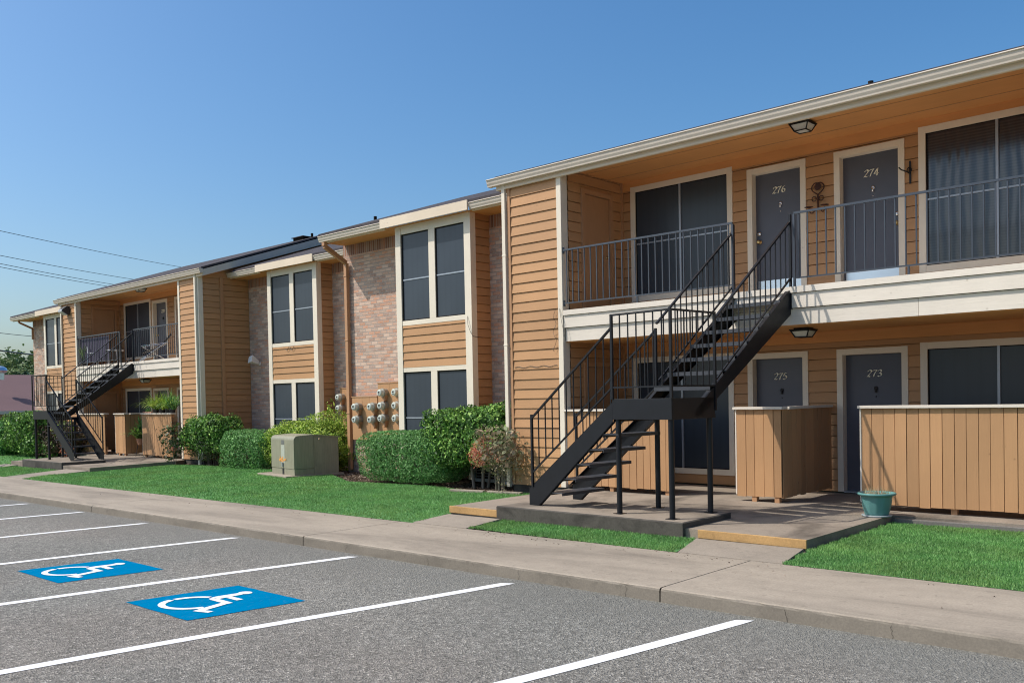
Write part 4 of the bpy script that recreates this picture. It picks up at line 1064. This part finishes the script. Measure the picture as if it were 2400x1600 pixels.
# H4 clipped hedge
bush('clipped_hedge', (-13.75, 11.95, .38), (1.28, .62, .50), 21000, .030, 'leaf_hedge', 'long low clipped hedge of tiny leaves in front of the near bay', p=5., rough=.018, depth=.022, stems=5, aspect=.62, zbase=-.20)
# H5 glossy hedge
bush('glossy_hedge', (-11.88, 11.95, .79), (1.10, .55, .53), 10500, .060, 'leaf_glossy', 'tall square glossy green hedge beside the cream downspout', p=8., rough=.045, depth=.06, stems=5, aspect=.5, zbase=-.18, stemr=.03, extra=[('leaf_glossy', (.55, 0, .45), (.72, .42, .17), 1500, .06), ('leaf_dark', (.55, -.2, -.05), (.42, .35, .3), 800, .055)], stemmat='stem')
# H3 lime
bush('lime_shrub', (-18.85, 12.95, .40), (1.62, .58, .64), 15000, .052, 'leaf_lime', 'large lime green shrub behind the green utility cabinet', cat='shrub', p=3., rough=.06, depth=.06, stems=4, aspect=.45, zbase=-.22, extra=[('leaf_lime', (.75, 0, .62), (.72, .38, .24), 1900, .05), ('leaf_lime', (.85, .05, .93), (.10, .08, .20), 46, .08)])
# H2 clipped round hedge
bush('clipped_hedge', (-20.95, 12.65, .24), (.98, .55, .56), 9000, .036, 'leaf_hedge', 'small rounded clipped hedge left of the lime shrub', p=3.6, rough=.03, depth=.03, stems=3, aspect=.6, zbase=-.25)
# H1 loose shrub
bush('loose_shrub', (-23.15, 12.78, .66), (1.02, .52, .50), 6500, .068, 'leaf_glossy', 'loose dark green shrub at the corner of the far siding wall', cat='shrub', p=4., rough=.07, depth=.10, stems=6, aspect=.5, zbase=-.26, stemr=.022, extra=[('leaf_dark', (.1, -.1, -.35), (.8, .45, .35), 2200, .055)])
# wiry grey twig shrub at its left
bush('wiry_shrub', (-24.35, 12.25, .45), (.40, .32, .50), 700, .05, 'leaf_dark', 'thin grey twiggy shrub with few orange leaves by the board wall', cat='shrub', p=2., rough=.1, depth=.2, stems=6, aspect=.5, zbase=-.22, stemr=.010, extra=[('leaf_red', (.05, -.1, -.2), (.18, .12, .12), 25, .06)], stemmat='stem')
# nandina
T = bush('nandina_shrub', (-10.72, 11.26, .58), (.42, .32, .38), 1250, .045, 'leaf_olive', 'airy bronze and red shrub at the corner of the siding', cat='shrub', p=2., rough=.12, depth=.12, stems=7, aspect=.3, zbase=-.16, stemr=.012, extra=[('leaf_red', (-.34, -.16, -.02), (.26, .17, .22), 900, .045), ('leaf_olive', (.12, .0, -.38), (.22, .2, .25), 260, .045), ('leaf_red', (.15, -.2, -.12), (.10, .08, .1), 60, .04)], stemmat='stem')
# far left hedges
bush('glossy_hedge', (-34.4, 12.15, .60), (1.55, .70, .72), 9000, .09, 'leaf_glossy', 'bright green hedge at the far left behind the distant staircase', p=5., rough=.06, depth=.07, stems=4, zbase=-.35)
bush('round_hedge', (-37.3, 12.3, .35), (1.3, .9, .62), 4500, .10, 'leaf_hedge', 'lower green hedge cut by the left edge of the photo', p=3., rough=.06, depth=.07, stems=3, zbase=-.38)
bush('bronze_shrub', (-32.2, 12.25, .40), (1.15, .55, .62), 3600, .085, 'leaf_brown', 'brown and green shrub under the distant stair landing', cat='shrub', p=2.6, rough=.12, depth=.18, stems=5, zbase=-.33, extra=[('leaf_glossy', (-.2, -.3, -.25), (.5, .3, .3), 600, .08), ('leaf_lime', (.5, -.2, .3), (.5, .3, .25), 500, .07), ('leaf_red', (.9, -.3, -.35), (.25, .15, .2), 160, .07)], stemmat='stem')

def strap_plant(T, c, n, length, width, mat, spread=1.0, droop=.8, name='foliage'):
    V = []
    for i in range(n):
        a = random.uniform(0, 6.283); L = length * random.uniform(.6, 1.15); w = width * random.uniform(.7, 1.2); sp = spread * random.uniform(.3, 1.1); px = Vector(c) + Vector((random.uniform(-.5, .5) * spread * .25, random.uniform(-.3, .3) * .2, 0))
        prev = None; S_ = 6
        for k in range(S_ + 1):
            t = k / S_; p = px + Vector((math.cos(a) * L * sp * t, math.sin(a) * L * sp * t, L * (t * 1.0 - droop * t * t * sp)))
            ww = w * (1 - t) ** .6; s = Vector((-math.sin(a), math.cos(a), 0)) * ww
            if prev: V += [prev[0], prev[1], p + s, p - s]
            prev = (p - s, p + s)
    quads(name, [tuple(v) for v in V], M[mat], T)
T = empty('grass_plant', (-26.1, 12.80, 1.25), 0, 'arching pale green grass plant in a tray on the far board wall', 'potted plant')
MB().box(-1.08, -.50, -.08, .12, 0, .05).build('tray', M['terracotta'], T)
for cx in (-.42, 0, .38, .62): MB().lathe([(.07, 0), (.10, .12), (.095, .13)], (cx, .02, 0), 14).build('pot', M['plasticblack'], T)
for cx in (-.42, .0, .38, .62): strap_plant(T, (cx, .02, .1), 110, .82, .013, 'leaf_lime' if cx != .62 else 'leaf_hedge', .95, .95)
strap_plant(T, (-.85, 0, .05), 40, .2, .01, 'leaf_hedge', 1.1, .8)
T = empty('potted_plant', (-27.85, 12.95, -.1), 0, 'dark green leafy plant on a wire stand between the far board walls', 'potted plant')
mb = MB()
for a in (0, 2.1, 4.2): mb.tube((.16 * math.cos(a), .16 * math.sin(a), 0), (.08 * math.cos(a), .08 * math.sin(a), .42), .01)
mb.build('stand', M['iron'], T); MB().lathe([(.09, .36), (.14, .56), (.13, .56)], (0, 0, 0), 16).build('pot', M['terracotta'], T)
strap_plant(T, (0, 0, .55), 110, .62, .04, 'leaf_glossy', 1.0, .8); strap_plant(T, (.12, 0, .75), 40, .55, .04, 'leaf_hedge', .7, .35)
# bar stool
T = empty('bar_stool', (-29.55, 13.25, -.1), 0, 'black seated metal bar stool on the far lower porch', 'stool')
MB().prism([(-.2, .62), (.2, .62), (.21, .66), (.19, .72), (-.19, .72), (-.21, .66)], 'y', -.2, .2).build('seat', M['plasticblack'], T, bevel=.02)
MB().box(-.19, .19, -.205, -.185, .56, .615).build('apron', M['chrome'], T)
for a, b in ((-1, -1), (1, -1), (-1, 1), (1, 1)): MB().tube((a * .21, b * .2, 0), (a * .15, b * .14, .62), .012).build('leg', M['chrome'], T)
# things on the far balcony
T = empty('privacy_screen', (-30.6, 12.80, 2.86), 0, 'purple grey screen fixed behind the far left balcony railing', 'screen')
mb = MB()
for i in range(26): mb.box(-1.25 + i * .085, -1.25 + i * .085 + .08, .0 + .004 * (i % 2), .012 + .004 * (i % 2), .10, .92)
mb.build('panel', M['mat'], T)
def white_chair(loc, rz, label):
    T = empty('plastic_chair', loc, rz, label, 'chair')
    MB().box(-.22, .22, -.2, .22, .40, .43).build('seat', M['plasticwhite'], T, bevel=.008)
    mb = MB()
    for i in range(5): mb.bar((-.17 + i * .085, .2, .43), (-.19 + i * .095, .30, .85), .045, .012, up=(0, 1, 0))
    mb.bar((-.23, .3, .86), (.23, .3, .86), .05, .03); mb.build('backrest', M['plasticwhite'], T)
    for a, b in ((-1, -1), (1, -1), (-1, 1), (1, 1)): MB().bar((a * .21, b * .19, .4), (a * .24, b * .22, 0), .035, .03).build('leg', M['plasticwhite'], T)
    for a in (-1, 1):
        mb = MB(); mb.bar((a * .24, -.2, .62), (a * .24, .26, .64), .04, .02); mb.bar((a * .235, -.19, .62), (a * .22, -.19, .42), .03, .02); mb.build('armrest', M['plasticwhite'], T)
white_chair((-30.95, 12.98 - .0, 2.85), .3, 'white plastic chair behind the far left balcony railing')
T = empty('side_table', (-29.75, 13.05, 2.85), 0, 'small white round table on the far left balcony', 'table')
MB().lathe([(.26, .44), (.27, .46), (.26, .48)], (0, 0, 0), 20).build('tabletop', M['plasticwhite'], T)
for a in (0, 2.1, 4.2): MB().bar((.2 * math.cos(a), .2 * math.sin(a), 0), (.14 * math.cos(a), .14 * math.sin(a), .44), .03, .03).build('leg', M['plasticwhite'], T)
T = empty('potted_plant', (-31.62, 12.84, 2.85), 0, 'small variegated potted plant at the left end of the far balcony', 'potted plant')
MB().lathe([(.09, 0), (.13, .2), (.12, .2)], (0, 0, 0), 16).build('pot', M['plasticblack'], T)
strap_plant(T, (0, 0, .2), 50, .55, .028, 'leaf_tree2', .45, .3)
T = empty('folding_chair', (-27.0, 13.05, 2.85), -.5, 'dark folding lounge chair behind the right part of the far balcony railing', 'chair')
MB().bar((0, -.35, .25), (0, .15, .38), .5, .02, up=(0, 0, 1)).build('seat', M['plasticblack'], T)
MB().bar((0, .15, .38), (0, .5, .82), .5, .02, up=(0, 0, 1)).build('backrest', M['plasticblack'], T)
mb = MB()
for a in (-.26, .26): mb.tube((a, -.4, 0), (a, .35, .55), .012); mb.tube((a, .4, 0), (a, -.35, .45), .012); mb.tube((a, -.3, .45), (a, .4, .55), .012)
mb.build('frame', M['chrome'], T)

# utility cabinet
def mk_cab():
    m = NT('sage_metal_paint'); p = m.tc.outputs['Object']
    n = m.noise(3, p, 5, .65); st = m.noise(5, m.mapping((6, 6, .5), p), 4, .7)
    c = m.mix(m.ramp(st, [(.35, 0.), (.7, 1.)]), (.245, .232, .16), (.31, .292, .21)); c = m.mix(m.ramp(n, [(.45, 0.), (.8, .5)]), c, (.16, .16, .12)); m.col(c).rough(.45, .4); return m.m
M['cab'] = mk_cab()
T = empty('utility_cabinet', (-17.15, 11.42, zW(-17.4) + .085), R_(-9), 'sage green pad mounted electrical cabinet on the lawn', 'utility cabinet')
W_, D1, D2, H_ = 1.22, .48, .62, .92
mb = MB(); R0 = .10; prof = [(0, .16)] + [(R0 - R0 * math.cos(t), H_ - R0 - .02 + R0 * math.sin(t)) for t in np.linspace(0, math.pi / 2, 7)] + [(D1, H_), (D1, .16)]
mb.prism(prof, 'x', -W_, 0)
mb.build('hood', M['cab'], T, bevel=.006)
MB().box(-W_ + .004, -.004, .008, D1 - .002, .02, .155).build('sill', M['cab'], T, bevel=.004)
mb = MB(); mb.prism([(D1 + .004, .02), (D1 + .004, H_ - .005), (D1 + D2, H_ - .075), (D1 + D2, .02)], 'x', -W_ + .01, -.01); mb.box(-W_ - .01, .012, D1 + .0, D1 + D2 + .02, H_ - .0 - .0, H_ + .0) if False else None
mb.build('tank', M['cab'], T, bevel=.006)
mb = MB(); mb.prism([(D1 - .01, H_ + .002), (D1 + D2 + .025, H_ - .068), (D1 + D2 + .025, H_ - .09), (D1 - .01, H_ - .02)], 'x', -W_ - .012, .015); mb.build('lid', M['cab'], T)
lb = MB(); lb.box(-.66, -.50, -.003, 0, .70, .80); lb.build('label_plate', plain('grey_label', (.15, .15, .14), .5), T)
MB().box(-.67, -.49, -.0015, 0.0, .28, .69).build('pale_strip', plain('pale_sticker', (.40, .41, .34), .6), T)
mb = MB(); 
for k in range(26): 
    x = -.60 + random.gauss(0, .10); z = .36 + random.gauss(0, .028); mb.box(x - .014, x + .014, -.0035 - .0002 * k, -.0018, z - .022, z + .022)
mb.build('orange_marking', plain('orange_marking_paint', (.75, .33, .07), .7), T)
MB().box(-.60, -.56, -.03, 0, .20, .30).build('latch', M['sash'], T); MB().box(-.62, -.55, -.004, .006, .03, .155).build('warning_label', M['plasticblack'], T)
MB().lathe([(.018, .02), (.022, .0)], (0, D1 + .12, .82), 10, 'x').build('bolt', M['chrome'], T)
MB().box(-W_ - .32, .06, -.22, D1 + D2 + .1, -.10, .022).build('concrete_pad', M['walk'], T, bevel=.01)

# air conditioners behind hedge
for (x, y, lab) in ((-12.1, 12.9, 'grey air conditioner condenser half hidden behind the glossy hedge'), (-11.15, 12.75, 'second grey condenser hidden behind the bronze shrub')):
    T = empty('air_conditioner', (x, y - .2, -.1), 0, lab, 'air conditioner')
    mb = MB(); mb.box(-.35, .35, -.35, .35, 0, .06); mb.box(-.35, .35, -.35, .35, .58, .64)
    for a in (-.34, .34):
        for b in (-.34, .34): mb.box(a - .02, a + .02, b - .02, b + .02, .06, .58)
    mb.build('frame', plain('grey_unit_metal', (.28, .28, .27), .5), T)
    mb = MB(); mb.box(-.31, .31, -.31, .31, .06, .58); mb.build('coil', M['darkgap'], T)
    mb = MB()
    for i in range(9):
        z = .1 + i * .055; mb.box(-.33, .33, -.335, -.325, z, z + .012); mb.box(.325, .335, -.33, .33, z, z + .012)
    mb.build('louvre', plain('louvre_metal', (.2, .2, .2), .5), T)
# edging timbers
for i, (a, b, z) in enumerate((((-11.6, 11.10, -.12), (-10.95, 11.25, -.12)), ((-10.9, 11.26, -.12), (-10.3, 11.35, -.12))) if False else (((-11.7, 11.02), (-11.0, 11.16), -.13), ((-10.95, 11.2), (-10.25, 11.3), -.13))):
    o = MB().bar((*a, z), (*b, z), .09, .07).build('edging_stone', M['walk'], bevel=.01); tag(o, ['pale edging stone left of the bronze shrub', 'pale edging stone right under the bronze shrub'][i], 'edging stone')
tag(MB().box(-4.03, -1.2, 11.12, 11.20, -.2, -.045).build('edging_timber', M['timber'], bevel=.008), 'long grey timber edging below the right patio wall', 'edging timber')

# ------------------------------------------------------------------ wires
def wire(p, q, sag, label, r=.012):
    mb = MB(); N = 24; pts = []
    for i in range(N + 1):
        t = i / N; v = Vector(p).lerp(Vector(q), t); v.z -= sag * 4 * t * (1 - t); pts.append(v)
    mb.path(pts, r, 5); o = mb.build('power_line', M['plasticblack'], fix=False); tag(o, label, 'power line', 'overhead wires behind the building')

# ------------------------------------------------------------------ camera
f, yaw, pitch, roll, py = 2121.916, 0.745955, -0.0216024, -0.0197516, 977.49
cy, sy = math.cos(yaw), math.sin(yaw)
F = Vector((-sy, cy, 0)); r = Vector((cy, sy, 0)); u = Vector((0, 0, 1))
f2 = F * math.cos(pitch) + u * math.sin(pitch); u2 = u * math.cos(pitch) - F * math.sin(pitch)
r3 = r * math.cos(roll) + u2 * math.sin(roll); u3 = u2 * math.cos(roll) - r * math.sin(roll)
CAMZ = 1.50136
cam = bpy.data.cameras.new('camera'); co = bpy.data.objects.new('camera', cam); link(co)
cam.sensor_width = 36; cam.lens = f / 2400 * 36; cam.shift_y = (py - 800) / 2400; cam.clip_start = .05; cam.clip_end = 3000
mw = Matrix((( r3.x, u3.x, -f2.x, 0), (r3.y, u3.y, -f2.y, 0), (r3.z, u3.z, -f2.z, CAMZ), (0, 0, 0, 1))); co.matrix_world = mw
sc.camera = co
def ray(x, y): return f2 + r3 * ((x - 1200) / f) - u3 * ((y - py) / f)
def at(x, y, axis, val):
    d = ray(x, y); o = (0, 0, CAMZ); t = (val - o[axis]) / d[axis]; return Vector(o) + d * t

# overhead wires and roof vents, placed at their real distances
W = [((-60, 497), (560, 631), 45, 75, 'highest thin wire crossing the sky at the left'), ((-60, 556), (470, 659), 45, 75, 'second wire down crossing the sky at the left'), ((-60, 575), (430, 672), 45, 75, 'third wire down crossing the sky at the left'), ((-60, 583), (420, 676), 45, 75, 'fourth wire down, close under the third'), ((-80, 745), (180, 776), 40, 60, 'wire running behind the far left gutter'), ((-80, 784), (180, 822), 40, 60, 'thick wire over the treetops at the left edge')]
for i, (a, b, ya, yb, l) in enumerate(W):
    p = ray(*a); p = Vector((0, 0, CAMZ)) + p * (ya / p.length * 1.0); q = ray(*b); q = Vector((0, 0, CAMZ)) + q * (yb / q.length * 1.0)
    ext = (q - p) * .6
    wire(p - ext, q + ext, .5 + .2 * (i < 4), l, .013 if i < 5 else .035)
def roofz(Y, yf, zf): return zf + SLOPE * (Y - yf)
for px, Y, yf, zf, h in ((2043, 13.2, 11.49, 5.325, .10), (877, 14.2, 12.36, 5.315, .14)):
    z = roofz(Y, yf, zf); p = at(px, 400, 1, Y); pipe(p.x, Y, z - .05, h)
Y = 16.9; z = roofz(Y, 12.62, 5.255); p = at(722, 560, 1, Y)
MB().box(p.x - .45, p.x + .1, Y - .25, Y + .25, z - .15, z + .03).build('roof_vent', M['darkgap'], B); MB().box(p.x - .5, p.x + .15, Y - .3, Y + .3, z + .0305, z + .05).build('roof_vent', M['shingle'], B); pipe(p.x + .22, Y, z - .05, .19)

# ------------------------------------------------------------------ background house and trees
Hm = empty('background_house', (-75, 24, -.5), 0, 'low house with a maroon roof behind the hedge at the left', 'house')
hz = plain('maroon_roof', (.17, .105, .105), .85, .2, 0, .1, 1)
mb = MB(); mb.prism([(-13, 2.0), (-2, 4.75), (9, 2.0), (9, 1.85), (-2, 4.6), (-13, 1.85)], 'x', -14, 9.0) if False else None
# ridge runs along y, near slope faces the camera side (+x)
mb = MB()
x0, x1, y0, y1, ze, zr = -10, 4, -14, 10.6, 1.75, 4.6
mb.face([(x1, y0, ze), (x1, y1, ze), (-3, y1 - 5, zr), (-3, y0 + 3, zr)]); mb.face([(x1, y1, ze), (x0, y1, ze), (-3, y1 - 5, zr)]); mb.face([(x0, y1, ze), (x0, y0, ze), (-3, y0 + 3, zr), (-3, y1 - 5, zr)]); mb.face([(x0, y0, ze), (x1, y0, ze), (-3, y0 + 3, zr)])
mb.face([(x0, y0, ze - .01), (x1, y0, ze - .01), (x1, y1, ze - .01), (x0, y1, ze - .01)])
rf = mb.build('roof', hz, Hm)
MB().box(x0 + .6, x1 - .6, y0 + .6, y1 - .6, 0, ze - .02).build('wall', plain('tan_house_wall', (.45, .33, .22), .8), Hm)
MB().box(x1 - .0, x1 + .08, y0, y1, ze - .22, ze + .02).build('fascia', M['gutter'], Hm)
vp = at(0, 868, 0, -74.0); vt = MB(); vt.lathe([(.28, -.6), (.28, -.1), (.42, -.05), (.50, .1), (.42, .3), (.2, .42), (.02, .45)], (0, 0, 0), 20)
o = vt.build('turbine_vent', M['chrome'], rf); o.location = (vp.x + 75, vp.y - 24, vp.z + .5 - .1)

def tree(loc, h, rad, n, leaf, mat, label, seed=0, cr=.62):
    T = empty('tree', loc, 0, label, 'tree', 'trees beyond the background house')
    mb = MB(); mb.tube((0, 0, 0), (.1, 0, h * .5), h * .035, h * .02, 9); 
    rs = random.Random(seed); cl = []
    for i in range(16):
        a = rs.uniform(0, 6.28); t = rs.uniform(0, 1); rr = rad * (rs.uniform(.25, .8)) * (1 - .55 * max(0, t - .3)); c = Vector((rr * math.cos(a), rr * math.sin(a), h * (.38 + .5 * t))); cl.append((c, rad * rs.uniform(.28, .46)))
        mb.tube((.05, 0, h * (.25 + .2 * t)), c, h * .012, h * .004, 5)
    cl.append((Vector((0, 0, h * .62)), rad * .6)); cl.append((Vector((0, 0, h * .86)), rad * .34))
    mb.build('trunk', M['bark'], T)
    V = []
    for c, r_ in cl:
        k = int(n * (r_ / rad) ** 2); C, Nn = shell(c, (r_, r_, r_ * .85), k, 2., r_ * .16, r_ * .13, seed + c.x * 3); V.append(leafquads(C, Nn, leaf, .7, up=.3))
    quads('crown', np.concatenate(V), M[mat], T)
tl = [(-110, 845, 42, 9.5, 'leaf_tree', 'dark tree at the left edge behind the roof'), (-20, 825, 66, 9.0, 'leaf_tree', 'broad dark green tree farther back at the left'), (18, 838, 50, 0, 'leaf_tree2', 'pale green pointed tree right behind the maroon roof'), (52, 835, 60, 0, 'leaf_tree', 'tall dark tree between the pale tree and the brick corner'), (66, 862, 46, 0, 'leaf_glossy', 'bright green round tree next to the brick corner'), (92, 845, 62, 0, 'leaf_tree', 'dark tree peeking beside the brick corner')]
for i, (px, ptop, dist, _, mt, lb) in enumerate(tl):
    d = ray(px, ptop); s_ = (dist + 45) / math.hypot(d.x, d.y); top = Vector((0, 0, CAMZ)) + d * s_
    gz = -.6; h = (top.z - gz) * .84; rad = h * (.34 if mt == 'leaf_tree2' else .56)
    tree((top.x, top.y, gz), h, rad, 7000, .34, mt, lb, seed=i + 3)
T = empty('tree_line', (0, 0, 0)); bpy.data.objects.remove(T)
V = []
for i in range(26):
    d = ray(-260 + i * 16, 900); s_ = 150 / math.hypot(d.x, d.y); c = Vector((d.x * s_, d.y * s_, 3.4 + 1.1 * math.sin(i * 1.7)))
    C, Nn = shell(c, (7, 7, 5), 1100, 2., .7, .8, i * 2.); V.append(leafquads(C, Nn, .7, .7))
tag(quads('distant_woods', np.concatenate(V), M['leaf_tree']), 'distant green woods behind the background house', kind='stuff')

# ------------------------------------------------------------------ light
sun_dir = Vector((-.58, -.58, 1)).normalized(); el = math.asin(sun_dir.z); az = math.atan2(sun_dir.x, sun_dir.y)
w = bpy.data.worlds.new('World'); sc.world = w; w.use_nodes = True; nt = w.node_tree; bg = nt.nodes['Background']
sky = nt.nodes.new('ShaderNodeTexSky'); sky.sky_type = 'NISHITA'; sky.sun_disc = False; sky.sun_elevation = el; sky.sun_rotation = az
sky.air_density = 1.0; sky.dust_density = 3.0; sky.ozone_density = 3.5; sky.altitude = 50
hs = nt.nodes.new('ShaderNodeHueSaturation'); hs.inputs['Saturation'].default_value = 1.30; nt.links.new(sky.outputs[0], hs.inputs['Color']); tn = nt.nodes.new('ShaderNodeMix'); tn.data_type = 'RGBA'; tn.blend_type = 'MULTIPLY'; tn.inputs['Factor'].default_value = 1; tn.inputs[7].default_value = (.915, .975, .955, 1); nt.links.new(hs.outputs[0], tn.inputs[6]); nt.links.new(tn.outputs[2], bg.inputs[0]); bg.inputs[1].default_value = .15
sun = bpy.data.lights.new('sun', 'SUN'); sun.energy = 3.6; sun.angle = R_(.5); sun.color = (1, .955, .89)
so = bpy.data.objects.new('sun', sun); link(so); so.rotation_euler = sun_dir.to_track_quat('Z', 'Y').to_euler(); so.location = (-20, -20, 30)
vs = sc.view_settings; vs.view_transform = 'Standard'; vs.look = 'None'; vs.exposure = .22; vs.gamma = 1
sc.render.engine = 'CYCLES'; sc.cycles.filter_width = 1.1
